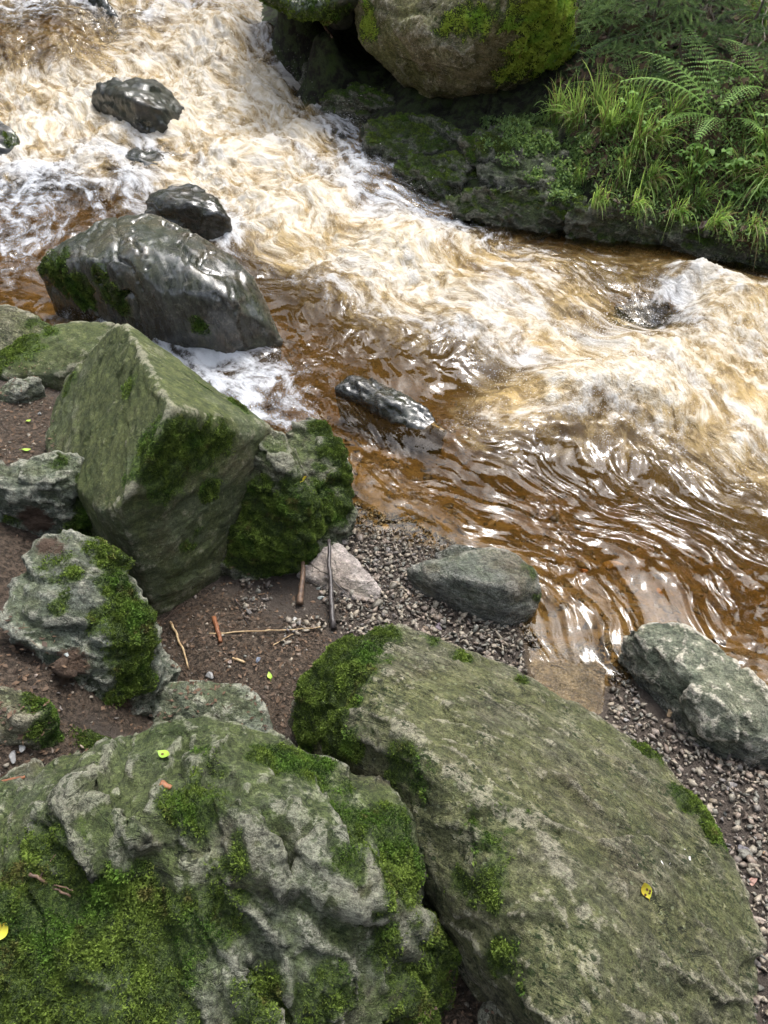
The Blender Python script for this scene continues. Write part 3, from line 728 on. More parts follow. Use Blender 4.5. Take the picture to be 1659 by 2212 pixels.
rock("boulder", "rounded lumpy boulder thick with dark moss leaning on the pyramid boulder at the water edge", "boulder", [
   [(584, 921, .49), (566, 948, .51), (615, 1000, .46), (658, 1065, .37), (625, 960, .40), (500, 1040, .33), (455, 1129, .2), (440, 1245, .06), (594, 1246, .05), (658, 1228, .04), (640, 1160, .25), (690, 1110, .26)],
   [(612, 928, .36), (668, 898, .38), (712, 913, .37), (732, 971, .32), (760, 1035, .24), (758, 1080, .18), (750, 1124, .12), (712, 1183, .07), (658, 1238, .03), (640, 1010, .28), (680, 1095, .27), (705, 990, .33)],
  ], RM['green'], 0.009, zb=-.15, smooth=4, amp=.5, fac=.035, ffreq=4.5, rid=.01, seed=4,
  moss=[(560, 1130, .14, 1.3), (640, 1130, .14, 1.3), (700, 1100, .12, 1.2), (520, 1180, .1, 1), (600, 1210, .1, 1.1), (740, 1040, .08, 1.1), (730, 970, .05, 1.1), (660, 1190, .1, 1.1), (700, 920, .05, 1), (520, 1100, .08, 1), (690, 1010, .03, .8), (620, 1080, .08, 1), (560, 1060, .07, .9), (500, 1140, .08, 1), (740, 1100, .06, 1), (700, 1060, .06, 1)],
  film=[(650, 960, .1, .4)], mdens=130000, msize=.0065, mlo=-.12, wetline=-.02)

rock("rock", "grey lumpy rock with tan moss cap and thick green moss beard, left side", "rock", [
   [(80, 1160, .58), (140, 1145, .60), (200, 1155, .59), (255, 1200, .54), (262, 1260, .50), (330, 1330, .42), (338, 1400, .36), (325, 1480, .28), (300, 1555, .16), (240, 1590, .14), (200, 1540, .24), (180, 1400, .50), (20, 1260, .56), (5, 1340, .55), (80, 1400, .52), (150, 1300, .58), (60, 1200, .58), (250, 1400, .46), (180, 1550, .3)],
   [(130, 1440, .49), (230, 1380, .47), (250, 1440, .40), (200, 1540, .26), (130, 1530, .36), (90, 1480, .46)],
  ], RM['grey'], 0.0085, zb=-.02, smooth=4, amp=.6, fac=.035, ffreq=6, rid=.012, seed=5,
  moss=[(290, 1330, .08, 1.3), (300, 1400, .09, 1.3), (290, 1470, .07, 1.1), (250, 1270, .06, 1.1), (240, 1210, .06, 1), (210, 1180, .05, .8), (150, 1240, .04, .7), (130, 1200, .06, .7), (240, 1520, .07, .9), (200, 1340, .04, .6), (130, 1300, .04, .6)],
  soilp=[(150, 1440, .05), (60, 1430, .06), (110, 1480, .05), (260, 1540, .05, .8), (100, 1175, .04, .8), (130, 1185, .03, .7)], mdens=110000, msize=.009, mlo=.05)

rock("rock", "blocky pale-topped rock at the left edge beside the pyramid boulder", "rock", [
   [(0, 1010, .56), (60, 985, .57), (140, 975, .56), (190, 985, .52), (205, 1030, .46), (190, 1080, .38), (200, 1140, .26), (60, 1140, .36), (0, 1130, .40), (-100, 1030, .56), (-100, 1140, .4), (110, 1040, .55), (20, 1060, .53)],
  ], RM['grey'], 0.010, zb=.1, smooth=3, amp=.5, fac=.035, ffreq=6, rid=.01, seed=6,
  moss=[(200, 1100, .06, 1), (190, 1060, .05, .7), (170, 1140, .06, .8), (20, 1150, .05, .6), (130, 1000, .05, .4)], film=[(130, 990, .1, .6)], mdens=110000, soilp=[(80, 1120, .06, .8)])

rock("rock", "small angular grey stone on brown soil below green slab", "rock", [
   [(0, 835, .40), (40, 815, .42), (90, 812, .40), (98, 830, .36), (80, 850, .32), (0, 882, .33), (-60, 850, .38), (50, 845, .39)],
  ], RM['grey'], 0.010, zb=.18, smooth=3, amp=.5, fac=.02, ffreq=7, rid=.006, seed=7, moss=[(40, 815, .05, .5)])

rock("rock", "smooth grey-green slab sloping behind the pyramid boulder with a bright moss fringe", "rock", [
   [(120, 700, .42), (180, 690, .44), (245, 694, .45), (200, 760, .42), (130, 810, .36), (0, 815, .34), (-60, 790, .36), (60, 730, .42), (300, 760, .3)],
  ], RM['pyr'], 0.012, zb=0, smooth=3, amp=.3, fac=.012, ffreq=4, rid=.006, seed=8, moss=[(20, 770, .10, 1), (60, 740, .08, 1), (110, 715, .06, .9)], film=[(150, 740, .2, .6)], mlo=.15)

rock("rock", "olive cracked rock at the left edge behind the mossy slab, next to rippling water", "rock", [
   [(0, 655, .42), (50, 670, .42), (115, 700, .38), (60, 735, .36), (0, 760, .34), (-100, 690, .42), (-100, 780, .3)],
  ], RM['slab'], 0.012, zb=0, smooth=3, amp=.3, fac=.02, ffreq=4, rid=.008, seed=9, moss=[(90, 700, .06, .7)], crack=.02)

rock("rock", "low olive rock with moss at its foot, left edge above the large boulder", "rock", [
   [(0, 1480, .53), (60, 1485, .54), (110, 1530, .50), (130, 1590, .42), (100, 1640, .40), (-60, 1620, .46), (-80, 1500, .53), (40, 1560, .53)],
   [(110, 1560, .42), (200, 1570, .36), (240, 1590, .33), (200, 1620, .34), (120, 1640, .38)],
  ], RM['slab'], 0.009, zb=.2, smooth=4, amp=.5, fac=.02, ffreq=5, rid=.008, seed=10, moss=[(170, 1590, .07, 1.2), (220, 1595, .05, 1.2), (120, 1560, .05, .9), (90, 1520, .04, .6)], msize=.008, mdens=110000)

rock("rock", "flat low grey-green rock set in the soil between the big foreground boulders", "rock", [
   [(310, 1465, .16), (420, 1468, .17), (540, 1480, .17), (575, 1520, .16), (590, 1600, .12), (400, 1620, .12), (330, 1580, .12), (300, 1490, .13), (430, 1520, .2)],
  ], RM['grey'], 0.009, zb=0, smooth=3, amp=.3, fac=.016, ffreq=5, rid=.007, seed=11, film=[(400, 1500, .2, .8)])

rock("boulder", "rounded blue-grey boulder half on the gravel and half in the shallow brown water", "boulder", [
   [(870, 1225, .08), (930, 1215, .14), (990, 1205, .19), (1060, 1180, .20), (1110, 1190, .19), (1160, 1230, .15), (1175, 1275, .09), (1150, 1330, .03), (1085, 1362, .02), (1000, 1320, .05), (900, 1270, .05), (1060, 1260, .21), (980, 1250, .18), (1110, 1270, .19)],
  ], RM['shore'], 0.008, zb=-.06, smooth=12, amp=.4, fac=.009, ffreq=5, rid=.006, seed=12, moss=[(1150, 1240, .035, .8), (1165, 1290, .03, .6), (1140, 1330, .03, .5)], wetp=[(1100, 1340, .07, .9), (950, 1290, .05, .7)], wetline=.03, mdens=90000, msize=.005, mlo=-.1)
rock("rock", "low wet grey rock just behind the rounded blue-grey shore boulder", "rock", [
   [(940, 1190, .05), (990, 1172, .07), (1050, 1180, .08), (1060, 1210, .08), (960, 1215, .06)],
  ], RM['shore'], 0.009, zb=-.06, smooth=4, amp=.5, fac=.01, ffreq=6, rid=.006, seed=13, wetline=.1)
rock("rock", "flat pinkish grey rock in the gravel beside the leaning dark stick", "rock", [
   [(700, 1180, .09), (730, 1168, .10), (780, 1215, .09), (825, 1275, .06), (815, 1300, .05), (760, 1300, .06), (700, 1250, .07), (760, 1240, .11), (640, 1240, .07)],
  ], RM['pink'], 0.008, zb=-.05, smooth=4, amp=.4, fac=.014, ffreq=6, rid=.006, seed=14)
rock("boulder", "knobbly pale cream and dark green boulder at the water edge on the right", "boulder", [
   [(1350, 1355, .13), (1400, 1338, .17), (1470, 1345, .18), (1560, 1400, .19), (1620, 1470, .18), (1700, 1530, .16), (1700, 1640, .08), (1620, 1640, .07), (1540, 1600, .08), (1440, 1510, .08), (1345, 1400, .07), (1480, 1440, .22), (1600, 1550, .2), (1420, 1400, .19)],
   [(1480, 1480, .20), (1540, 1470, .22), (1600, 1540, .22), (1600, 1600, .16), (1520, 1570, .15)],
  ], RM['pale'], 0.008, zb=-.06, smooth=4, amp=.6, fac=.020, ffreq=5.5, rid=.010, strata=(.5, .3, .9), seed=15, film=[(1580, 1440, .12, .9), (1450, 1370, .1, .7)], wetp=[(1640, 1630, .06, .9), (1380, 1400, .05, .6)], wetline=.05, crack=.015)
rock("rock", "flat brown slab under a thin film of water beside the long olive boulder", "rock", [
   [(1150, 1400, -.012), (1220, 1385, -.025), (1310, 1440, -.003), (1305, 1560, .035), (1230, 1545, .035), (1160, 1480, .010), (1140, 1440, .003)],
  ], RM['brown'], 0.009, zb=-.1, smooth=3, amp=.1, fac=.006, ffreq=5, rid=.004, seed=16, wetline=.5)
rock("rock", "small dark stone low between the two foreground boulders at the bottom edge", "rock", [
   [(1050, 2160, .24), (1110, 2175, .26), (1150, 2200, .25), (1160, 2260, .22), (1040, 2260, .22), (1030, 2200, .22)],
  ], RM['green'], 0.010, zb=.05, smooth=3, amp=.4, fac=.015, ffreq=6, rid=.006, seed=17)

# ---- rocks in the stream
rock("boulder", "big smooth wet grey boulder with grooves and mossy left flank in the stream", "boulder", [
   [(75, 582, .28), (112, 532, .38), (200, 495, .46), (235, 458, .50), (330, 455, .50), (430, 500, .47), (505, 545, .42), (550, 590, .36), (590, 670, .20), (618, 735, .06), (560, 752, .03), (480, 768, .0), (420, 768, .0), (370, 735, .03), (290, 700, .06), (190, 650, .12), (110, 612, .18),
    (300, 530, .51), (420, 580, .46), (350, 640, .34), (480, 640, .38), (230, 560, .45), (520, 700, .2)],
  ], RM['wet'], 0.014, zb=-.15, smooth=22, amp=.35, fac=.018, ffreq=2.2, rid=.005, strata=(.95, .2, .25), seed=20, crack=.06,
  moss=[(120, 590, .12, 1.1), (180, 630, .10, 1.1), (90, 575, .08, 1), (250, 640, .10, .9), (430, 700, .05, .8), (580, 620, .05, .8), (600, 660, .05, .8), (220, 600, .06, .6), (530, 570, .04, .4)], film=[(250, 480, .2, .8)], mdens=40000, msize=.012, mlo=-.1)
rock("rock", "small dark rock draped with trickling water behind the big wet boulder", "rock", [
   [(315, 420, .42), (365, 398, .45), (415, 395, .44), (462, 420, .41), (494, 468, .32), (506, 502, .2), (440, 510, .2), (360, 470, .3), (420, 440, .43), (310, 460, .34)],
  ], RM['black'], 0.014, zb=.0, smooth=5, amp=.3, fac=.02, ffreq=4, rid=.01, seed=21, wetline=.6)
rock("boulder", "dark angular wet boulder standing in the foaming white water upstream", "boulder", [
   [(200, 195, .66), (225, 172, .72), (285, 163, .73), (338, 168, .71), (370, 200, .62), (403, 238, .52), (395, 262, .45), (335, 288, .38), (270, 275, .40), (205, 262, .43), (195, 232, .52), (290, 215, .70), (350, 235, .62)],
  ], RM['black'], 0.018, zb=.2, smooth=2, amp=.3, fac=.04, ffreq=3, rid=.012, seed=22, film=[(300, 190, .3, .8)], wetp=[(300, 280, .2, .8), (200, 230, .2, 1)])
rock("rock", "dark mossy rock cut by the left edge beside the upper rapids", "rock", [
   [(-60, 250, .58), (0, 252, .57), (30, 272, .52), (42, 300, .45), (26, 338, .36), (-60, 350, .36)],
  ], RM['black'], 0.018, zb=.2, smooth=4, amp=.4, fac=.03, ffreq=3, rid=.012, seed=23, moss=[(20, 300, .08, .5)], msize=.012, mdens=25000)
rock("rock", "low black rock washed by foam below the left edge rock", "rock", [
   [(20, 360, .34), (60, 348, .36), (100, 355, .35), (125, 372, .31), (60, 382, .30), (25, 378, .30)],
  ], RM['black'], 0.016, zb=.1, smooth=4, amp=.4, fac=.02, ffreq=4, rid=.01, seed=24, wetline=.6)
rock("rock", "dark hump of rock under a fan of tan water in mid rapids", "rock", [
   [(265, 330, .40), (310, 308, .42), (350, 330, .40), (375, 360, .35), (330, 378, .33), (270, 375, .33)],
  ], RM['black'], 0.016, zb=.1, smooth=5, amp=.3, fac=.02, ffreq=4, rid=.01, seed=25, wetline=.9)
rock("rock", "wedge-shaped wet rock splitting the cascade at the top left", "rock", [
   [(175, -30, 1.12), (225, -20, 1.10), (232, 10, 1.02), (262, 60, .88), (290, 112, .74), (240, 90, .76), (190, 30, .92), (150, -20, 1.05)],
  ], RM['black'], 0.018, zb=.5, smooth=2, amp=.3, fac=.03, ffreq=3, rid=.012, seed=26, wetline=1.3)
rock("rock", "low ribbed dark rock breaking the surface of the brown water in mid stream", "rock", [
   [(722, 838, .04), (760, 815, .06), (800, 815, .07), (860, 850, .07), (920, 880, .06), (965, 932, .0), (900, 935, .0), (800, 880, .01), (850, 870, .08), (780, 830, .075)],
  ], RM['black'], 0.010, zb=-.15, smooth=3, amp=.3, fac=.02, ffreq=5, rid=.016, strata=(.7, .7, .2), seed=27, wetline=.5)
rock("rock", "slick dark rock under the spilling water at the far side of the stream", "rock", [
   [(560, 110, .72), (590, 100, .76), (640, 120, .70), (655, 160, .58), (650, 200, .45), (590, 190, .48), (565, 150, .6)],
  ], RM['black'], 0.018, zb=.2, smooth=4, amp=.3, fac=.03, ffreq=3, rid=.012, seed=28, wetline=1.5, bvh=False)
rock("rock", "dark rock behind the thin sheet of water in the right rapids", "rock", [
   [(1330, 660, .06), (1400, 640, .06), (1450, 650, .06), (1465, 690, .0), (1400, 720, -.03), (1330, 700, .0)],
  ], RM['black'], 0.014, zb=-.15, smooth=5, amp=.3, fac=.02, ffreq=4, rid=.01, seed=29, wetline=.5)

# ---- far bank
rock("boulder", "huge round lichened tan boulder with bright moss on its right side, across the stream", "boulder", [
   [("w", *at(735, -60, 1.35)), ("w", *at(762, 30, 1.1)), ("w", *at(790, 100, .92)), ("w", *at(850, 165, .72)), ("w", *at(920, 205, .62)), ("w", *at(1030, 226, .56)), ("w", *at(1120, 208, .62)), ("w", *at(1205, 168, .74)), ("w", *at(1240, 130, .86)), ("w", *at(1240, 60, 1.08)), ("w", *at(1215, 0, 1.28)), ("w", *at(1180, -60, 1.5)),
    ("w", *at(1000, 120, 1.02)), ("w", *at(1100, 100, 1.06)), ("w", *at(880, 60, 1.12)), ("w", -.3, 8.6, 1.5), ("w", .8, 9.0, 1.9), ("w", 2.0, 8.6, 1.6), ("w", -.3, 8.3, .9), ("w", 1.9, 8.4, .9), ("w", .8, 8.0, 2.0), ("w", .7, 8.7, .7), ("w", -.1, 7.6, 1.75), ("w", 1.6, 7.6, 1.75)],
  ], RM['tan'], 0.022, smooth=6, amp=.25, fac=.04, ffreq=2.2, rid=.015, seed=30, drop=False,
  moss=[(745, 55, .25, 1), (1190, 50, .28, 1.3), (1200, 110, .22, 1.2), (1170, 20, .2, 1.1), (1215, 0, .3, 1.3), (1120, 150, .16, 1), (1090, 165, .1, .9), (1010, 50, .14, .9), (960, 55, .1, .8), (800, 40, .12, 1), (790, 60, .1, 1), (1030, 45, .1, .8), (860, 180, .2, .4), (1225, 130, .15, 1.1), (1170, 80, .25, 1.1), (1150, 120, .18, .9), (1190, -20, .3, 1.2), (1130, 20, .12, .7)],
  film=[(850, 130, .3, 1), (900, 190, .3, .9), (800, 80, .2, .8)], mdens=22000, msize=.016, mlo=.7)  # moss tint raised as well, standing in for light falling on it
rock("boulder", "dark mossy boulder over a black hollow, left of the huge tan boulder", "boulder", [
   [("w", *at(575, -10, 1.25)), ("w", *at(640, 30, 1.15)), ("w", *at(700, 35, 1.12)), ("w", *at(770, -10, 1.25)), ("w", *at(745, 60, 1.0)), ("w", -1.2, 8.6, 1.8), ("w", 0.0, 8.8, 1.8), ("w", -1.1, 8.4, 1.1), ("w", 0, 8.3, 1.1), ("w", -.5, 8.0, 1.7)],
  ], RM['black'], 0.025, smooth=4, amp=.4, fac=.05, ffreq=2.2, rid=.02, seed=31, drop=False, moss=[(600, 0, .3, .9), (680, 5, .25, .9)], msize=.016, mdens=18000)
LEDGE = [
 ([(700, 150, .66), (660, 130, .72), (650, 180, .6), (690, 215, .50), (740, 190, .56), (740, 150, .66)], "black mossy rock at the top of the far waterline beside the little spout"),
 ([(690, 215, .54), (760, 180, .62), (830, 195, .62), (860, 225, .55), (760, 240, .46), (700, 235, .47)], "flat mossy ledge directly below the dark hollow"),
 ([(790, 270, .48), (860, 240, .56), (950, 260, .55), (1000, 290, .50), (930, 330, .40), (850, 340, .36), (790, 310, .40)], "broad dark green ledge below the left half of the huge boulder"),
 ([(850, 345, .38), (960, 330, .44), (1020, 330, .46), (1000, 390, .34), (940, 405, .29), (880, 380, .32)], "dark ledge where the white chute meets the far bank"),
 ([(1000, 300, .54), (1100, 260, .60), (1190, 280, .60), (1200, 320, .52), (1080, 340, .46), (1010, 340, .46)], "dark broken ledge right below the lowest point of the huge boulder"),
 ([(1030, 360, .42), (1120, 330, .50), (1220, 330, .50), (1240, 380, .40), (1150, 400, .36), (1040, 390, .36)], "greyish ledge with a black gap beneath it in the middle of the far bank"),
 ([(960, 425, .30), (1040, 400, .38), (1160, 395, .41), (1260, 420, .36), (1300, 462, .24), (1150, 478, .19), (1020, 462, .21), (1100, 500, .10), (1250, 505, .10)], "low moss-topped ledge along the far waterline"),
 ([(1220, 445, .32), (1350, 435, .37), (1470, 455, .33), (1480, 500, .17), (1290, 490, .19), (1300, 515, .08), (1460, 520, .09)], "dark waterline ledge under the hanging grass"),
 ([(1450, 480, .28), (1580, 485, .32), (1700, 505, .32), (1720, 565, .13), (1560, 550, .13), (1480, 525, .14)], "mossy waterline ledge at the right edge of the far bank"),
]
for k, (pts, lb) in enumerate(LEDGE):
    rock("ledge_rock", lb, "rock", [pts], RM['bank'], 0.014, zb=.02, smooth=3, amp=.6, fac=.05, ffreq=4, rid=.03, seed=40 + k, moss_up=.85 if k not in (0, 5) else .35, msize=.010, mdens=30000, mlo=.15, group="ledge rocks of the far bank", wetline=pts[-1][2] - .02)

# ------------------------------------------------------------------ water
wx = np.arange(-4.2, 5.0, 0.0115); wy = np.arange(0.75, 10.2, 0.0115)
WX, WY = np.meshgrid(wx, wy)
keep_lo = at(0, 0, 0)
X, Y = WX.ravel(), WY.ravel()
Z = water_base(X, Y)
fo = np.clip(F_foam(X, Y), 0, 1); ae = np.clip(F_aer(X, Y), 0, 1)
# flow direction: from upper left of the photograph to the lower right
a0, a1 = at(500, 200, .5), at(1600, 850, .08)
fd = (a1 - a0)[:2]; fd /= np.linalg.norm(fd)
U = X * fd[0] + Y * fd[1]; W = -X * fd[1] + Y * fd[0]
q0 = np.stack([U * .9, W * .9, 0 * U], 1)
wu = fbm(q0 * 1.3, 3); wv_ = fbm(q0 * 1.3 + 40, 3)
U2 = U + .35 * wu; W2 = W + .35 * wv_
rough_ = np.clip(np.maximum(ae, fo * .8), 0, 1)
fl3 = lambda a, b, o=0: np.stack([U2 * a + o, W2 * b + o, 0 * U2 + o], 1)
chop = fbm(fl3(2.6, 4.0), 3); chop2 = ridged(fl3(6, 8, 7), 4) ; chop3 = ridged(fl3(17, 22, 3), 3)
roll = np.sin(U2 * 7.5 + 3.0 * fbm(q0 * 1.1 + 9, 2) + 1.2 * W2) * (0.5 + .8 * fbm(q0 * .9 + 33, 2))
rip = fbm(fl3(7, 13, 21), 4); rip2 = ridged(fl3(16, 32, 31), 3)
foam_n = ridged(fl3(2.6, 5.2, 11) + .25 * np.stack([chop, chop, chop], 1), 5, .6)
foam_n2 = fbm(fl3(10, 15, 51), 4, .6)
far = sstep(3.0, 7.0, Y)
turb = rough_ * (1 + .5 * far)
Z = Z + turb * (0.070 * chop + 0.034 * chop2 + 0.014 * chop3 + 0.030 * roll) + (1 - rough_) * (0.018 * fbm(fl3(4, 8, 61), 2) + 0.008 * rip + 0.001 * rip2)
# standing waves and chutes
def hump(px, py, z, r1, r2, h, ang=0.0):
    p = at(px, py, z); dx, dy = X - p[0], Y - p[1]
    a = math.atan2(fd[1], fd[0]) + ang
    u = dx * math.cos(a) + dy * math.sin(a); v = -dx * math.sin(a) + dy * math.cos(a)
    return h * np.exp(-(u / r1) ** 2 - (v / r2) ** 2)
for hh in [(1200, 850, .08, .35, .12, .05, 0), (1330, 830, .1, .3, .12, .04, 0), (1500, 630, .12, .35, .14, .06, 0), (1400, 690, .06, .2, .12, -.05, 0), (1040, 830, .0, .3, .12, -.04, 0), (1380, 760, .1, .25, .1, .05, 0), (900, 540, .18, .25, .15, .05, 0), (860, 470, .2, .2, .1, .04, 0),
           (240, 300, .42, .15, .2, .06, 0), (640, 150, .6, .2, .15, .06, 0), (700, 240, .42, .2, .15, .05, 0), (60, 220, .52, .25, .25, .06, 0), (480, 180, .55, .3, .2, .05, 0), (1250, 720, .06, .2, .08, -.03, 0), (500, 100, .75, .3, .2, .05, .3), (380, 300, .4, .2, .1, .05, 0)]:
    Z = Z + hump(*hh)
gz = ground_z(X, Y, fine=False)
depth = np.clip(Z - gz, 0, 1)
collar = np.zeros_like(Z)
for (bt_, lo_, hi_) in STREAM:
    ii = np.nonzero((X > lo_[0] - .14) & (X < hi_[0] + .14) & (Y > lo_[1] - .14) & (Y < hi_[1] + .14) & (rough_ > .08))[0][::1]
    for i_ in ii:
        h_ = bt_.find_nearest(Vector((X[i_], Y[i_], Z[i_])), .16)
        if h_[0] is not None:
            d_ = h_[3]; up_ = (X[i_] - h_[0][0]) * -fd[0] + (Y[i_] - h_[0][1]) * -fd[1]
            c_ = math.exp(-d_ / .045); collar[i_] = max(collar[i_], c_ * (1.0 if up_ > 0 else .7))
Z = Z + collar * rough_ * .035
gap = sstep(.02, .42, fbm(fl3(.95, 2.4, 91), 3)) * rough_
fo = fo * (1 - .5 * gap); ae = ae * (1 - .46 * gap)
fm = np.clip(collar * rough_ * .75 + fo * .60 + (0.80 * foam_n + .6 * foam_n2) * (0.2 + 0.8 * np.minimum(1, fo * 2.0)) - 0.30 + .5 * np.clip(roll, -.3, .6) * rough_ * fo + .10 * sstep(.2, 1, chop2) * rough_, 0, 1)
am = np.clip(ae * .95 + 0.9 * fbm(fl3(1.6, 4.5, 77), 4) * ae + .3 * foam_n2 * ae, 0, 1)
# leave out what lies deep inside the banks
VW = np.stack([X, Y, Z], 1)
FW = grid_faces(len(wx), len(wy))
dry = (gz - Z) > 0.06
FW = FW[~dry[FW].all(1)]
used = np.zeros(len(VW), bool); used[FW.ravel()] = True
idx = np.cumsum(used) - 1
water_me = np_mesh("water", VW[used], idx[FW], {"foam": fm[used], "aer": am[used], "depth": depth[used], "flow": np.stack([U2, W2, Z], 1)[used], "calm": (1 - rough_)[used]})
T = NT("stream_water")
flow = T.attr("flow", True)
P, N = world_pos(T)
st = T.mapv(flow, (.8, 1.6, 1)); st3 = T.mapv(flow, (1, 3.2, 1))
foam = T.attr("foam"); aer = T.attr("aer"); dep = T.attr("depth"); calm = T.attr("calm")
f1 = T.noise(st, 13, 5, 0.6, 0.6); f2 = T.noise(st, 50, 4, 0.65, 0.3); f3 = T.noise(P, 170, 3, 0.7)
fsum = T.math('ADD', foam, T.math('ADD', T.math('MULTIPLY', T.math('SUBTRACT', f1, 0.5), 0.8), T.math('MULTIPLY', T.math('SUBTRACT', f2, 0.5), 0.55)))
fmask = T.ss(0.24, 0.92, fsum)
# bubbles
bub = T.ss(0.62, 0.72, T.math('ADD', f3, T.math('MULTIPLY', foam, 0.12)))
fmask = T.math('MAXIMUM', fmask, T.math('MULTIPLY', bub, T.ss(0.02, 0.3, foam)))
fcol = T.mix(T.ss(.3, .75, f1), (0.46, 0.375, 0.235), (0.66, 0.63, 0.57))
fcol = T.mix(T.ss(.2, .9, aer), (0.52, 0.54, 0.57), fcol)
h1 = T.math('ADD', T.math('MULTIPLY', f1, 0.8), T.math('ADD', T.math('MULTIPLY', f2, 0.45), T.math('MULTIPLY', f3, 0.12)))
bf = T.bump(h1, 0.9, 0.03)
w1 = T.noise(T.mapv(flow, (.8, 1.4, 1)), 13.0, 1.5, 0.4, .35); w2 = T.noise(st, 34, 1.5, 0.4, 0.3)
hw = T.math('ADD', T.math('MULTIPLY', w1, 1.0), T.math('MULTIPLY', w2, 0.12))
calmpatch = T.ss(.40, .62, T.noise(T.mapv(flow, (.8, 1.5, 1)), 2.6, 2, .5), .22, 1.0)
hw = T.math('MULTIPLY', hw, calmpatch)
bw = T.bump(hw, 1.0, 0.024)
foam_s = T.pbsdf(fcol, 0.45, bf, 0.5)
acol = T.mix(T.ss(.34, .62, f1), (0.20, 0.13, 0.045), (0.42, 0.30, 0.125))
aer_s = T.pbsdf(acol, 0.12, bf, 0.5)
# clear peaty water
tcol = T.mix(T.ss(0.0, 0.25, dep), (0.90, 0.83, 0.66), (0.62, 0.45, 0.20))
tr = T.node("ShaderNodeBsdfTransparent"); T.set(tr.inputs[0], tcol)
murk = T.node("ShaderNodeBsdfDiffuse"); murk.inputs[0].default_value = (0.15, 0.088, 0.024, 1)
mk = T.node("ShaderNodeMixShader"); T.set(mk.inputs[0], T.ss(0.06, 0.5, dep)); T.l.new(tr.outputs[0], mk.inputs[1]); T.l.new(murk.outputs[0], mk.inputs[2])
gl = T.node("ShaderNodeBsdfGlossy"); gl.inputs['Roughness'].default_value = 0.07; T.l.new(bw, gl.inputs['Normal'])
fr = T.node("ShaderNodeFresnel"); fr.inputs[0].default_value = 1.35; T.l.new(bw, fr.inputs['Normal'])
clr = T.node("ShaderNodeMixShader"); T.set(clr.inputs[0], T.math('MULTIPLY', fr.outputs[0], 1.0)); T.l.new(mk.outputs[0], clr.inputs[1]); T.l.new(gl.outputs[0], clr.inputs[2])
am_ = T.ss(0.15, 0.85, T.math('ADD', aer, T.math('MULTIPLY', T.math('SUBTRACT', f1, 0.5), 0.8)))
m1 = T.node("ShaderNodeMixShader"); T.set(m1.inputs[0], am_); T.l.new(clr.outputs[0], m1.inputs[1]); T.l.new(aer_s, m1.inputs[2])
m2 = T.node("ShaderNodeMixShader"); T.set(m2.inputs[0], fmask); T.l.new(m1.outputs[0], m2.inputs[1]); T.l.new(foam_s, m2.inputs[2])
water = link("water", water_me, T.done(m2.outputs[0]))
tag(water, kind="structure")
print("base done")
#PART2
# ------------------------------------------------------------------ things seen by rays, now that all the stone stands
_nv = len(ground_me.vertices); _gv = np.empty(_nv * 3, np.float32); ground_me.vertices.foreach_get("co", _gv); _gv = _gv.reshape(-1, 3)
_gf = grid_faces(len(gx), len(gy))
_cen = _gv[_gf[:, 0]]
_gf = _gf[(np.abs(_cen[:, 0]) < 12) & (_cen[:, 1] > -1) & (_cen[:, 1] < 16)]
GB = BVHTree.FromPolygons(_gv.tolist(), _gf.tolist())
def cast(px, py, rocks=True):
    d = Vector(ray(px, py)); o = Vector((0, 0, CAM_Z)); best = None
    for b in ([GB] + (BVHS if rocks else [])):
        h = b.ray_cast(o, d)
        if h[0] is not None and (best is None or h[3] < best[3]): best = h
    if best is None: return np.array(at(px, py, .5)), np.array([0, 0, 1.])
    n = np.array(best[1]); n = n if n @ np.array(d) < 0 else -n
    return np.array(best[0]), n
def drop_on(x, y, rocks=True, top=2.0):
    best = None
    for b in ([GB] + (BVHS if rocks else [])):
        h = b.ray_cast(Vector((x, y, top)), Vector((0, 0, -1)))
        if h[0] is not None and (best is None or h[3] < best[3]): best = h
    return (np.array(best[0]), np.array(best[1])) if best else (np.array([x, y, 0.]), np.array([0, 0, 1.]))

def in_poly(px, py, poly):
    poly = np.array(poly, float); x, y = px, py; ins = np.zeros(len(x), bool)
    j = len(poly) - 1
    for i in range(len(poly)):
        xi, yi = poly[i]; xj, yj = poly[j]
        c = ((yi > y) != (yj > y)) & (x < (xj - xi) * (y - yi) / (yj - yi + 1e-12) + xi)
        ins ^= c; j = i
    return ins

# ------------------------------------------------------------------ stones
def stone_templates(k=14, sub=2, seed=5):
    r = np.random.default_rng(seed); out = []
    for i in range(k):
        bm = bmesh.new(); bmesh.ops.create_icosphere(bm, subdivisions=sub, radius=1)
        V = np.array([v.co[:] for v in bm.verts]); F = np.array([[v.index for v in f.verts] for f in bm.faces]); bm.free()
        # cut by random planes for broken, angular gravel
        for _ in range(8):
            n = r.normal(size=3); n /= np.linalg.norm(n); d = r.uniform(.18, .6)
            s = V @ n - d; V = V - np.outer(np.clip(s, 0, None) * 1.0, n)
        V = V / np.abs(V).max() * np.array([1, r.uniform(.5, .9), r.uniform(.22, .5)])
        out.append((V, F))
    return out
ST1 = stone_templates(14, 1); ST2 = stone_templates(12, 3, 9)

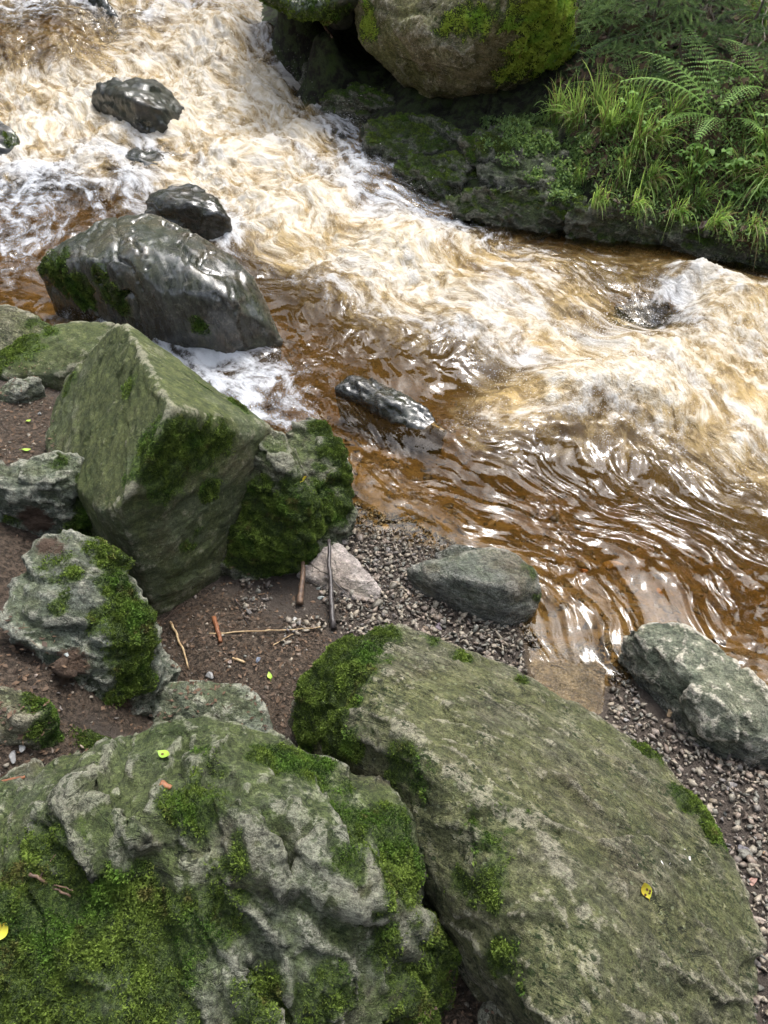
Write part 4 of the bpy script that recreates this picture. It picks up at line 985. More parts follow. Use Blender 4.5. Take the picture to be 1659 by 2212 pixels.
def scatter_stones(pos, size, tpl, seed=0, sink=0.2, tilt=.35):
    r = np.random.default_rng(seed); n = len(pos)
    Vs, Fs, C, off = [], [], [], 0
    ti = r.integers(0, len(tpl), n)
    yaw = r.uniform(0, 6.28, n); tx = r.normal(0, tilt, n); ty = r.normal(0, tilt, n); col = r.random(n); col2 = r.random(n)
    for k, (V, F) in enumerate(tpl):
        ii = np.nonzero(ti == k)[0]
        if not len(ii): continue
        c, s = np.cos(yaw[ii])[:, None], np.sin(yaw[ii])[:, None]
        x, y, z = V[:, 0][None], V[:, 1][None], V[:, 2][None]
        y1 = y * np.cos(tx[ii])[:, None] - z * np.sin(tx[ii])[:, None]; z1 = y * np.sin(tx[ii])[:, None] + z * np.cos(tx[ii])[:, None]
        x1 = x * np.cos(ty[ii])[:, None] + z1 * np.sin(ty[ii])[:, None]; z2 = -x * np.sin(ty[ii])[:, None] + z1 * np.cos(ty[ii])[:, None]
        X_ = x1 * c - y1 * s; Y_ = x1 * s + y1 * c
        W_ = np.stack([X_, Y_, z2], 2) * size[ii][:, None, None] + pos[ii][:, None, :] + np.array([0, 0, 1]) * (size[ii] * (.5 - sink))[:, None, None]
        Vs.append(W_.reshape(-1, 3)); C.append(np.repeat(np.stack([col[ii], col2[ii], 0 * col[ii]], 1), len(V), 0))
        Fs.append((F[None] + (np.arange(len(ii)) * len(V))[:, None, None] + off).reshape(-1, 3)); off += len(ii) * len(V)
    return np.concatenate(Vs), np.concatenate(Fs), np.concatenate(C)

def pebble_mat(name, cols, wetlvl=.0, rough=.6, bump=.5, attr="col", single=None):
    T = NT(name); P, N = world_pos(T)
    a = T.node("ShaderNodeAttribute"); a.attribute_name = attr
    x = T.node("ShaderNodeSeparateXYZ"); T.l.new(a.outputs['Vector'], x.inputs[0])
    cr = T.node("ShaderNodeValToRGB"); cr.color_ramp.interpolation = 'LINEAR'
    el = cr.color_ramp.elements
    for i, c in enumerate(cols):
        e = el[i] if i < 2 else el.new(0.5)
        e.position = i / (len(cols) - 1) if i != 1 or len(cols) == 2 else 1 / (len(cols) - 1)
    for i, e in enumerate(sorted(el, key=lambda e: e.position)): e.color = (*cols[i], 1)
    T.l.new(x.outputs[0], cr.inputs[0])
    n = T.noise(P, 120, 4, .7); n2 = T.noise(P, 30, 3)
    c = T.mix(T.ss(.35, .7, n), T.mix(1, cr.outputs[0], (.6, .6, .62), 'MULTIPLY'), cr.outputs[0])
    c = T.mix(T.math('MULTIPLY', T.ss(.45, .9, x.outputs[1]), .75), c, T.mix(1, c, (.42, .40, .38), 'MULTIPLY'))
    rg = T.math('MULTIPLY_ADD', n2, .4, rough - .2)
    if wetlvl:                                   # stones within reach of the lapping water are wet
        z = T.node("ShaderNodeSeparateXYZ"); T.l.new(P, z.inputs[0])
        w = T.ss(wetlvl, wetlvl - .02, T.math('ADD', z.outputs[2], T.math('MULTIPLY', T.math('SUBTRACT', T.noise(P, 7, 3), .5), .05)))
        c = T.mix(T.math('MULTIPLY', w, .8), c, T.mix(1, c, (.45, .42, .38), 'MULTIPLY')); rg = T.math('MULTIPLY', rg, T.math('MULTIPLY_ADD', w, -.65, 1.0))
    return T.done(T.pbsdf(c, rg, T.bump(n, bump, .004), .45))
GCOL = [(.065, .054, .047), (.14, .105, .085), (.22, .17, .14), (.12, .11, .11), (.28, .23, .18), (.21, .135, .085), (.33, .30, .26), (.15, .11, .10), (.27, .16, .09), (.11, .11, .10)]
GCOL = [(c_[0] * 1.46, c_[1] * 1.50, c_[2] * 1.42) for c_ in GCOL]
M['gravel'] = pebble_mat("gravel_stone", GCOL, wetlvl=.032, rough=.55)
M['bedstone'] = pebble_mat("riverbed_stone", [(.09, .065, .035), (.20, .14, .065), (.30, .20, .09), (.14, .10, .05), (.36, .25, .11), (.42, .23, .08), (.26, .20, .12), (.12, .085, .045)], rough=.6)

GPOLY = [at(a, b, .03)[:2] for a, b in [(520, 1270), (640, 1130), (750, 1060), (880, 1090), (980, 1150), (1130, 1330), (1230, 1395), (1330, 1350), (1400, 1550), (1560, 1640), (1700, 1640), (2600, 1640), (2600, 2300), (1500, 2260), (1300, 1900), (900, 1480), (760, 1440), (640, 1440), (540, 1380)]]
GPOLY2 = [at(a, b, .03)[:2] for a, b in [(700, 1180), (760, 1060), (880, 1090), (980, 1150), (1130, 1330), (1230, 1395), (1330, 1350), (1400, 1550), (1560, 1640), (1700, 1640), (2600, 1640), (2600, 2300), (1500, 2260), (1300, 1900), (900, 1480), (800, 1440), (735, 1370), (690, 1290)]]
n0 = 62000
bx = rng.uniform(-.6, 2.6, n0); by = rng.uniform(.3, 3.2, n0)
m = in_poly(bx, by, GPOLY); bx, by = bx[m], by[m]
slabp = [at(a, b, .02)[:2] for a, b in [(1130, 1390), (1320, 1420), (1315, 1560), (1150, 1500)]]
m = ~in_poly(bx, by, slabp); bx, by = bx[m], by[m]
m = (in_poly(bx, by, GPOLY2)) | (fbm(np.stack([bx * 5, by * 5, 0 * bx], 1), 3) > .05 + .12 * rng.random(len(bx))); bx, by = bx[m], by[m]
gs = 0.0068 + 0.0125 * rng.random(len(bx)) ** 2.4 + .011 * rng.random(len(bx)) * (rng.random(len(bx)) < .05)
gpos = np.stack([bx, by, ground_z(bx, by) + .0 + .005 * rng.random(len(bx))], 1)
V, F, C = scatter_stones(gpos, gs, ST1, 3, .1, .5)
tag(link("gravel", np_mesh("gravel", V, F, {"col": C}, smooth=False), M['gravel']), "grey and brown broken gravel spread along the near waterline", "gravel", kind="stuff")
# sparse stones on the soil
n1_ = 12000
bx = rng.uniform(-1.6, .5, n1_); by = rng.uniform(.4, 3.2, n1_)
w = blobs(bx, by, [(60, 900, .33, .22), (0, 1000, .36, .2), (60, 1440, .45, .2), (150, 1430, .45, .1), (450, 1380, .11, .30), (620, 1350, .1, .15), (640, 1500, .1, .14), (30, 1650, .45, .15), (590, 1540, .1, .1), (980, 2150, .16, .12), (700, 1380, .08, .15)])
m = rng.random(n1_) < w * .8; bx, by = bx[m], by[m]
gs = 0.0028 + 0.010 * rng.random(len(bx)) ** 3
V, F, C = scatter_stones(np.stack([bx, by, ground_z(bx, by)], 1), gs, ST1, 4, .25, .3)
tag(link("grit", np_mesh("grit", V, F, {"col": C}, smooth=False), M['gravel']), "loose grit and small stones trodden into the brown soil", "grit", kind="stuff")
# bed of the brook
n2_ = 16000
bx = rng.uniform(-1.2, 3.2, n2_); by = rng.uniform(1.2, 4.6, n2_)
zz = water_base(bx, by) - ground_z(bx, by); aer_ = F_aer(bx, by)
m = (zz > -.01) & (zz < .3) & (aer_ < .4) & (rng.random(n2_) < .75); bx, by = bx[m], by[m]
gs = 0.010 + .035 * rng.random(len(bx)) ** 4
V, F, C = scatter_stones(np.stack([bx, by, ground_z(bx, by) - .004], 1), gs, ST1, 5, .45, .2)
tag(link("riverbed_pebbles", np_mesh("riverbed_pebbles", V, F, {"col": C}), M['bedstone']), "brown and orange pebbles covering the bed under the clear peaty water", "pebbles", kind="stuff")

STONES = [  # px, py, radius m, colour, label
 (1447, 1541, .020, (.42, .29, .16), "orange tan rounded stone in the gravel below the knobbly pale boulder"),
 (642, 1343, .021, (.40, .39, .36), "whitish flat stone at the top of the soil patch near the long straw"),
 (1354, 1556, .016, (.34, .32, .30), "light grey blocky stone where the water film meets the gravel"),
 (877, 1288, .022, (.36, .29, .20), "flat tan stone left of the rounded blue-grey boulder"),
 (1054, 1383, .014, (.42, .38, .32), "pale cream pebble in the gravel below the rounded blue-grey boulder"),
 (949, 1353, .020, (.21, .17, .19), "purplish stone in the gravel above the long olive boulder"),
 (452, 1461, .019, (.27, .27, .26), "grey stone on the upper rim of the flat low rock"),
 (417, 1381, .018, (.10, .075, .06), "dark brown angular stone beside the upright pale stick"),
 (557, 1426, .016, (.17, .20, .25), "blue-grey stone standing alone in the brown soil"),
 (690, 1271, .020, (.28, .31, .28), "upper green-grey stone between the dark stick and the brown stick"),
 (696, 1292, .018, (.25, .28, .26), "lower green-grey stone between the dark stick and the brown stick"),
 (85, 895, .018, (.30, .32, .31), "grey pebble on the brown soil left of the pyramid boulder"),
 (48, 1614, .018, (.34, .34, .32), "pale pebble beside the low olive rock at the left edge"),
 (28, 1640, .021, (.25, .25, .24), "larger grey pebble right under the pale one at the left edge"),
 (497, 1430, .016, (.26, .21, .18), "brownish stone left of the short cut stick end"),
 (145, 1415, .014, (.30, .32, .30), "grey-green stone lying on the soil-covered shelf of the mossy-bearded rock"),
 (50, 1403, .011, (.40, .25, .15), "small orange pebble on the soil near the left edge"),
 (1580, 1700, .024, (.24, .22, .21), "flat grey stone in the gravel under the pale boulder's lower end"),
 (1602, 1838, .022, (.17, .16, .17), "dark grey stone in the gravel right of the long boulder's shoulder"),
 (1640, 1990, .026, (.33, .27, .22), "large light brown stone in the gravel at the right edge"),
 (1625, 1905, .020, (.38, .22, .17), "reddish stone in the gravel at the right edge"),
 (905, 1185, .018, (.15, .14, .14), "dark wet stone at the waterline behind the pinkish rock"),
 (1330, 1225, .055, (.40, .24, .07), "big flat ochre stone under the clear brown water"),
 (1260, 1235, .030, (.42, .18, .06), "reddish orange stone under the clear brown water"),
 (1425, 1282, .022, (.50, .24, .05), "bright orange pebble under the brown water right of the ochre stone"),
]
for k, (px, py, rad, colr, lb) in enumerate(STONES):
    p, n = cast(px, py)
    V, F = ST2[k % len(ST2)]
    V = V + .04 * fbm(V * 2.3 + k, 3)[:, None] * V
    me = np_mesh("stone", V * rad * (1.0 if py > 1100 else 1.0), F, {"col": np.tile([0., .0, 0.], (len(V), 1))})
    mt = M.get(('s', colr))
    if mt is None: mt = M[('s', colr)] = pebble_mat("stone_colour", [colr, tuple(c * .8 for c in colr)], rough=.6)
    o = link("stone", me, mt, None, p + np.array([0, 0, rad * .22])); o.rotation_euler = (random.uniform(-.15, .15), random.uniform(-.15, .15), random.uniform(0, 6))
    tag(o, lb, "stone", "single stones by the brook")

# ------------------------------------------------------------------ tubes, sticks
def tube(pts, rad, sides=6, cap=True, rough=0.0, seed=0):
    pts = np.asarray(pts, float); n = len(pts); rad = np.broadcast_to(rad, n).astype(float)
    t = np.gradient(pts, axis=0); t /= np.linalg.norm(t, axis=1)[:, None] + 1e-9
    up = np.array([0.13, .21, 1.]); s = np.cross(t, up); s /= np.linalg.norm(s, axis=1)[:, None] + 1e-9; b = np.cross(t, s)
    a = np.linspace(0, 2 * math.pi, sides, endpoint=False)
    r = np.random.default_rng(seed); rr = rad[:, None] * (1 + rough * r.normal(size=(n, sides)))
    V = pts[:, None] + rr[..., None] * (np.cos(a)[None, :, None] * s[:, None] + np.sin(a)[None, :, None] * b[:, None])
    V = V.reshape(-1, 3); F = []
    i = np.arange(n - 1)[:, None] * sides; j = np.arange(sides)[None]; j2 = (j + 1) % sides
    F = np.stack([i + j, i + j2, i + sides + j2, i + sides + j], 2).reshape(-1, 4)
    if cap:
        V = np.vstack([V, pts[:1], pts[-1:]]); m0, m1 = len(V) - 2, len(V) - 1
        e0 = [[m0, (k + 1) % sides, k, k] for k in range(sides)]; e1 = [[m1, (n - 1) * sides + k, (n - 1) * sides + (k + 1) % sides] for k in range(sides)]
        return V, F, np.array([e[:3] for e in e0] + e1)
    return V, F, np.zeros((0, 3), int)

class Bag:
    def __init__(s): s.V, s.Q, s.T_, s.t, s.n = [], [], [], [], 0
    def add(s, V, Q=None, T3=None, tint=.5):
        V = np.asarray(V); s.V.append(V)
        if Q is not None and len(Q): s.Q.append(np.asarray(Q) + s.n)
        if T3 is not None and len(T3): s.T_.append(np.asarray(T3) + s.n)
        s.t.append(np.broadcast_to(tint, len(V)).astype(float)); s.n += len(V)
    def tube(s, pts, rad, sides=5, tint=.5, rough=0., seed=0):
        V, Q, T3 = tube(pts, rad, sides, True, rough, seed); s.add(V, Q, T3, tint)
    def mesh(s, name, origin, smooth=True):
        fs = []
        if s.Q: fs.append(np.concatenate(s.Q))
        if s.T_: fs.append(np.concatenate(s.T_))
        return np_mesh(name, np.concatenate(s.V) - origin, fs, {"tint": np.clip(np.concatenate(s.t), 0, 1)}, smooth)

def wobble(p0, p1, n=12, amt=.01, seed=0, sag=0.0):
    r = np.random.default_rng(seed); t = np.linspace(0, 1, n)[:, None]
    p = p0 * (1 - t) + p1 * t
    w = np.cumsum(r.normal(0, 1, (n, 3)), 0); w -= w[0] * (1 - t) + w[-1] * t
    p = p + w / max(np.abs(w).max(), 1e-6) * amt
    p[:, 2] -= sag * 4 * (t * (1 - t))[:, 0]
    return p

def stick(name, label, cat, ends, rad, mat, lift=(0, 0), amt=.008, n=14, taper=.6, flat=1.0, seed=0, group=None, forks=()):
    p0, _ = cast(*ends[0]); p1, _ = cast(*ends[1])
    p0[2] += rad + lift[0]; p1[2] += rad + lift[1]
    P_ = wobble(p0, p1, n, amt, seed)
    if min(lift) < .02: P_[:, 2] = np.maximum(P_[:, 2], np.array([ground_z([q[0]], [q[1]])[0] for q in P_]) + rad * .9)
    b = Bag(); b.tube(P_, rad * np.linspace(1, taper, n), 8, rough=.08, seed=seed)
    for (f, dx, dy, dz, rr) in forks:
        q = P_[int(f * (n - 1))]; b.tube(wobble(q, q + np.array([dx, dy, dz]), 7, amt * .5, seed + 3), np.linspace(rr, rr * .4, 7), 6, rough=.05)
    o = P_.mean(0); o[2] = P_[:, 2].min() - rad
    ob = link(name, b.mesh(name, o), mat, None, o)
    if flat != 1.0: ob.scale = (1, 1, flat)
    return tag(ob, label, cat, group)

def grounded(ob): return ob
stick("stick", "dark wet stick leaning on the mossy boulder and reaching down into the gravel", "stick", ((722, 1362), (712, 1190)), .0105, M['darkwood'], (0.0, .05), .006, forks=[(.55, .07, -.10, .005, .003)], seed=2)
stick("stick", "short reddish brown broken branch under the mossy boulder", "stick", ((648, 1310), (656, 1232)), .0125, M['brownwood'], (0, .03), .003, seed=3)
stick("stick", "long thin pale stick lying across the soil over an orange bark chip", "stick", ((452, 1370), (693, 1360)), .0030, M['palewood'], (0, .012), .006, seed=4)
stick("stick", "pale stick with peeling bark lying upright in the picture on the soil", "stick", ((368, 1346), (408, 1446)), .0048, M['palewood'], (0, 0), .006, seed=5)
stick("bark_chip", "orange bark chip crossed by the long thin pale stick", "bark", ((463, 1338), (477, 1390)), .0085, M['orangebark'], (0, 0), .002, 8, .8, seed=6)
stick("stick", "short cut pale stick end lying alone on the soil", "stick", ((503, 1424), (529, 1433)), .0048, M['palewood'], (0, 0), .001, 6, .9, seed=7)
stick("stick", "orange brown stick poking in at the left edge above the large boulder", "stick", ((-30, 1705), (56, 1680)), .0055, M['orangebark'], (0, .0), .003, seed=8)
stick("bark_chip", "small reddish bark chip on top of the broad jagged boulder", "bark", ((346, 1692), (370, 1704)), .0070, M['orangebark'], (0, 0), .001, 6, .8, .6, seed=9)
stick("twig", "forked dead twig lying in the moss of the lower left boulder", "twig", ((66, 1893), (155, 1940)), .0035, M['brownwood'], (.006, .004), .006, forks=[(.3, .02, .04, .012, .0018), (.6, .045, -.01, .004, .002)], seed=10)
stick("stick", "brown branch stuck in the black hollow beside the huge tan boulder", "stick", ((682, 55), (718, 101)), .016, M['brownwood'], (.12, .05), .01, seed=11)
stick("twig", "thin twig lying on the gravel between the dark stick and the pinkish rock", "twig", ((668, 1225), (752, 1276)), .0028, M['twig'], (.02, 0), .005, seed=12)
stick("twig", "fine pale twig on the soil between the boulders at upper right of the soil patch", "twig", ((590, 1395), (634, 1372)), .0022, M['palewood'], (0, .003), .003, seed=13)
stick("twig", "dark bent twig on the soil right of the orange bark chip", "twig", ((508, 1292), (540, 1352)), .0020, M['darkwood'], (0, .003), .007, seed=14)
stick("twig", "thin dark twig lying on the face of the long olive boulder", "twig", ((1190, 1437), (1225, 1448)), .0014, M['darkwood'], (0, 0), .003, seed=15)
stick("twig", "crossed dry twig in front of the hollow under the pyramid boulder", "twig", ((345, 1348), (405, 1300)), .0018, M['brownwood'], (0, .004), .006, seed=16)
stick("twig", "second dry twig fanning out from the bearded rock towards the hollow", "twig", ((340, 1345), (428, 1310)), .0016, M['brownwood'], (0, .004), .008, seed=17)

# ------------------------------------------------------------------ leaves lying about
def leaf_shape(L, W, n=7, curl=.15, fold=.2, serr=.0):
    t = np.linspace(0, 1, n); w = W * np.sin(np.pi * np.clip(t, .02, .98)) ** .8 * (1 - .25 * t)
    x = (t - .5) * L; z = curl * L * (t - .5) ** 2 * 4
    V = np.concatenate([np.stack([x, -w, z + fold * w], 1), np.stack([x, 0 * w, z], 1), np.stack([x, w, z + fold * w], 1)])
    Q = [[i, i + 1, n + i + 1, n + i] for i in range(n - 1)] + [[n + i, n + i + 1, 2 * n + i + 1, 2 * n + i] for i in range(n - 1)]
    return V, np.array(Q)
def basis(nrm, yaw):
    nrm = nrm / np.linalg.norm(nrm); a = np.array([math.cos(yaw), math.sin(yaw), 0]); a -= a @ nrm * nrm; a /= np.linalg.norm(a)
    return np.stack([a, np.cross(nrm, a), nrm])
M['leafgreen'] = leaf_mat("fallen_green_leaf", (.22, .42, .05), (.42, .55, .08), .45, .2)
M['leafyellow'] = leaf_mat("fallen_yellow_leaf", (.50, .55, .05), (.62, .42, .04), .45, .2)
M['leafbrown'] = leaf_mat("brown_spot", (.10, .05, .02), (.2, .1, .04), .6, .1)
def leaf_thing(px, py, L, W, mat, label, yaw, spots=0, petiole=True):
    p, n = cast(px, py); B = basis(n, yaw)
    V, Q = leaf_shape(L, W, 9)
    p = p + n * .006
    ob = link("leaf", np_mesh("leaf", V @ B, Q, {"tint": np.linspace(.1, .9, len(V))}), mat, None, p)
    if petiole:
        tv, tq, tt = tube(np.array([[-.5 * L, 0, .15 * L], [-.62 * L, .01 * L, .1 * L], [-.8 * L, .05 * L, .02 * L]]), L * .02, 5)
        link("stalk", np_mesh("stalk", tv @ B, [tq, tt], {"tint": np.full(len(tv), .5)}), mat, ob)
    for k in range(spots):
        u = random.uniform(-.3, .35) * L; v = random.uniform(-.5, .5) * W
        sv = np.array([[math.cos(a) * L * .10 * random.uniform(.6, 1.3) + u, math.sin(a) * L * .08 + v, curl_z(u, v, L) + .0012] for a in np.linspace(0, 6.28, 8, endpoint=False)])
        link("brown_spot", np_mesh("brown_spot", sv @ B, [np.array([[0, i, i + 1] for i in range(1, 7)])], {"tint": np.full(8, .3)}), M['leafbrown'], ob)
    return tag(ob, label, "leaf")
def curl_z(u, v, L): return .15 * L * (u / L) ** 2 * 4 + .2 * abs(v)
leaf_thing(358, 1634, .036, .011, M['leafgreen'], "bright green leaf with a brown edge lying on top of the jagged boulder", -.5, 2)
leaf_thing(1393, 1918, .034, .013, M['leafyellow'], "yellow leaf with brown blotches lying on the long olive boulder", 1.8, 4)
leaf_thing(583, 1463, .030, .009, M['leafgreen'], "small fresh green leaf lying on the brown soil", 1.9, 0)
leaf_thing(57, 975, .032, .011, M['leafgreen'], "light green leaf on the soil behind the blocky rock at the left", .4, 0)
leaf_thing(61, 912, .022, .008, M['leafgreen'], "tiny green leaf on the soil left of the pyramid boulder", 1.1, 0)
leaf_thing(652, 1032, .030, .012, M['leafyellow'], "yellowish leaf in the notch of the lumpy moss boulder", .8, 1)
leaf_thing(2, 2010, .035, .016, M['leafyellow'], "yellow leaf in the moss at the left edge of the jagged boulder", 1.2, 0)

# white spots on the slab, parts of that boulder
slab = bpy.data.objects["boulder.001"]
M['white'] = pebble_mat("white_spot", [(.72, .70, .66), (.6, .58, .54)])
for (px, py, r_) in [(1490, 1852, .011), (1431, 1864, .007), (1447, 1866, .004), (1378, 1870, .003), (1462, 1900, .004), (1478, 1832, .006)]:
    p, n = cast(px, py); V, F = ST2[int(px) % 12]
    B = basis(n, px)
    V = (V * np.array([1, .8, .18]) * r_) @ B + p - np.array(slab.location)
    link("white_spot", np_mesh("white_spot", V, F, {"col": np.zeros((len(V), 3))}), M['white'], slab)

# ------------------------------------------------------------------ litter: needles, bark flakes, dead leaves
def flakes(pos, nrm, size, seed, needles=.5):
    r = np.random.default_rng(seed); n = len(pos)
    a = r.normal(size=(n, 3)); a -= (a * nrm).sum(1)[:, None] * nrm * .85; a /= np.linalg.norm(a, axis=1)[:, None]
    b = np.cross(nrm, a); b /= np.linalg.norm(b, axis=1)[:, None]
    nd = (r.random(n) < needles)[:, None]; L = (size * (.6 + r.random(n)))[:, None]
    W = np.where(nd, L * .07, L * .38); L = np.where(nd, L * 1.25, L * .7)
    up = nrm * (.15 + .4 * r.random((n, 1))) * size[:, None] * .6
    V = np.stack([pos - a * L + up * .3, pos - b * W + up, pos + a * L + up * .6 * r.random((n, 1)), pos + b * W + up * .2], 1).reshape(-1, 3)
    return V, np.arange(len(V)).reshape(-1, 4), np.repeat(r.random(n), 4)
nl = 38000
bx = rng.uniform(-1.7, .6, nl); by = rng.uniform(.3, 3.2, nl)
w = blobs(bx, by, [(60, 900, .33, .25), (0, 1000, .36, .2), (80, 1440, .45, .2), (380, 1330, .11, .2), (300, 1560, .12, .14), (450, 1380, .11, .28), (620, 1400, .1, .18), (630, 1500, .1, .15), (30, 1650, .45, .18), (215, 1070, .28, .08), (980, 2150, .16, .15), (120, 1170, .4, .1)])
m = rng.random(nl) < w; bx, by = bx[m], by[m]
pos = np.array([drop_on(x, y)[0] for x, y in zip(bx, by)]); ok = (pos[:, 2] - ground_z(bx, by)) < .12
pos = pos[ok]; nr = np.tile([0, 0, 1.], (len(pos), 1))
V, Q, t = flakes(pos + [0, 0, .003], nr, .006 + .006 * rng.random(len(pos)), 8, .6)
tag(link("leaf_litter", np_mesh("leaf_litter", V, Q, {"tint": t}, smooth=False), M['litter']), "brown needles and bark flakes strewn on the soil between the near rocks", "litter", kind="stuff")

# ------------------------------------------------------------------ plants of the far bank
def pix_samples(n, poly, seed):
    r = np.random.default_rng(seed); P_ = np.array(poly, float); lo, hi = P_.min(0), P_.max(0)
    q = r.uniform(lo, hi, (n * 3, 2)); q = q[in_poly(q[:, 0], q[:, 1], poly)][:n]
    res = [cast(a, b) for a, b in q]
    return np.array([a[0] for a in res]), np.array([a[1] for a in res])

def leaves_mesh(pos, nrm, size, seed, per=1, upb=.5, spread=.02, asp=.45, tb=.5):
    r = np.random.default_rng(seed); V, T_ = [], []
    for k in range(per):
        n = len(pos); d = nrm * upb + r.normal(0, .6, (n, 3)) + [0, -.15, .2]; d /= np.linalg.norm(d, axis=1)[:, None]
        s = np.cross(d, r.normal(size=(n, 3))); s /= np.linalg.norm(s, axis=1)[:, None]
        c = pos + r.normal(0, spread, (n, 3)) + nrm * np.abs(r.normal(0, spread, (n, 1)))
        L = (size * (.6 + .8 * r.random(n)))[:, None]
        V.append(np.stack([c - d * L, c + s * L * asp, c + d * L, c - s * L * asp], 1).reshape(-1, 3)); T_.append(np.repeat(np.clip(tb + r.normal(0, .25, n), 0, 1), 4))
    V = np.concatenate(V); return V, np.arange(len(V)).reshape(-1, 4), np.concatenate(T_)

LEDGEPOLY = [(1040, 260), (1180, 250), (1260, 270), (1300, 340), (1300, 430), (1180, 430), (1120, 370), (1050, 330)]
pos, nr = pix_samples(2600, LEDGEPOLY, 1)
keep = fbm(pos * 5, 2) > -.1; pos, nr = pos[keep], nr[keep]
V, Q, t = leaves_mesh(pos, nr, np.full(len(pos), .010), 2, 5, .9, .014, .8, .45)
tag(link("small_leaf_ground_cover", np_mesh("gc", V, Q, {"tint": t}, smooth=False), M['cover']), "low mat of tiny round leaves covering the ledges under the huge boulder", "ground cover", kind="stuff")
BANK = [(1190, 210), (1260, 190), (1420, 185), (1560, 160), (1720, 150), (2300, 150), (2300, 640), (1720, 575), (1600, 520), (1450, 470), (1300, 440), (1260, 330)]
pos, nr = pix_samples(7500, BANK, 3)
V, Q, t = leaves_mesh(pos, nr, .008 + .010 * rng.random(len(pos)), 4, 8, .6, .035, .45, .42)
tag(link("undergrowth", np_mesh("ug", V, Q, {"tint": t}, smooth=False), M['cover']), "dense low leafy undergrowth clothing the far bank", "undergrowth", kind="stuff")
pos, nr = pix_samples(2600, [(1190, 210), (1260, 100), (1240, 0), (1210, -60), (1720, -60), (1720, 560), (1600, 520), (1450, 470), (1300, 440), (1260, 330)], 5)
V, Q, t = flakes(pos + nr * .03, nr, .03 + .03 * rng.random(len(pos)), 9, .25)
tag(link("dead_leaf_litter", np_mesh("dl", V, Q, {"tint": t}, smooth=False), M['litter']), "reddish brown dead leaves and bracken caught in the far bank growth", "litter", kind="stuff")

def grass_tuft(base, n, L, spread, lean, seed, dry=.12, w=.0032, origin=None):
    r = np.random.default_rng(seed); bags = [Bag(), Bag()]
    k = 8
    for i in range(n):
        az = r.uniform(0, 6.28); out = np.array([math.cos(az), math.sin(az), 0]) * r.uniform(.15, 1) * spread + lean * r.uniform(.4, 1.3)
        l = L * r.uniform(.45, 1.15); t = np.linspace(0, 1, k)[:, None]
        b0 = base + np.array([r.normal(0, .025), r.normal(0, .02), -.01])
        up = np.array([0, 0, 1.]) * r.uniform(.65, 1.0)
        droop = r.uniform(.5, 1.25)
        P_ = b0 + l * (up * (t * .95) + out * (t ** 1.6) - np.array([0, 0, 1.]) * droop * (t ** 2.6) * np.linalg.norm(out) * .95)
        tg = np.gradient(P_, axis=0); s = np.cross(tg, [r.normal(), r.normal(), .6]); s /= np.linalg.norm(s, axis=1)[:, None] + 1e-9
        ww = w * r.uniform(.7, 1.3) * np.sin(np.pi * np.clip(.25 + t * .75, 0, .985)) ** .7
        V = np.concatenate([P_ - s * ww, P_ + s * ww]); Q = [[j, j + 1, k + j + 1, k + j] for j in range(k - 1)]
        tt = np.clip(.5 + r.normal(0, .22) + .25 * (t[:, 0] - .5), 0, 1)
        bags[1 if r.random() < dry else 0].add(V, Q, None, np.concatenate([tt, tt]))
    o = base
    root = link("grass_tuft", bags[0].mesh("grass_tuft", o), M['grass'], None, o)
    if bags[1].V: link("dead_blades", bags[1].mesh("dead_blades", o), M['drygrass'], root)
    return root
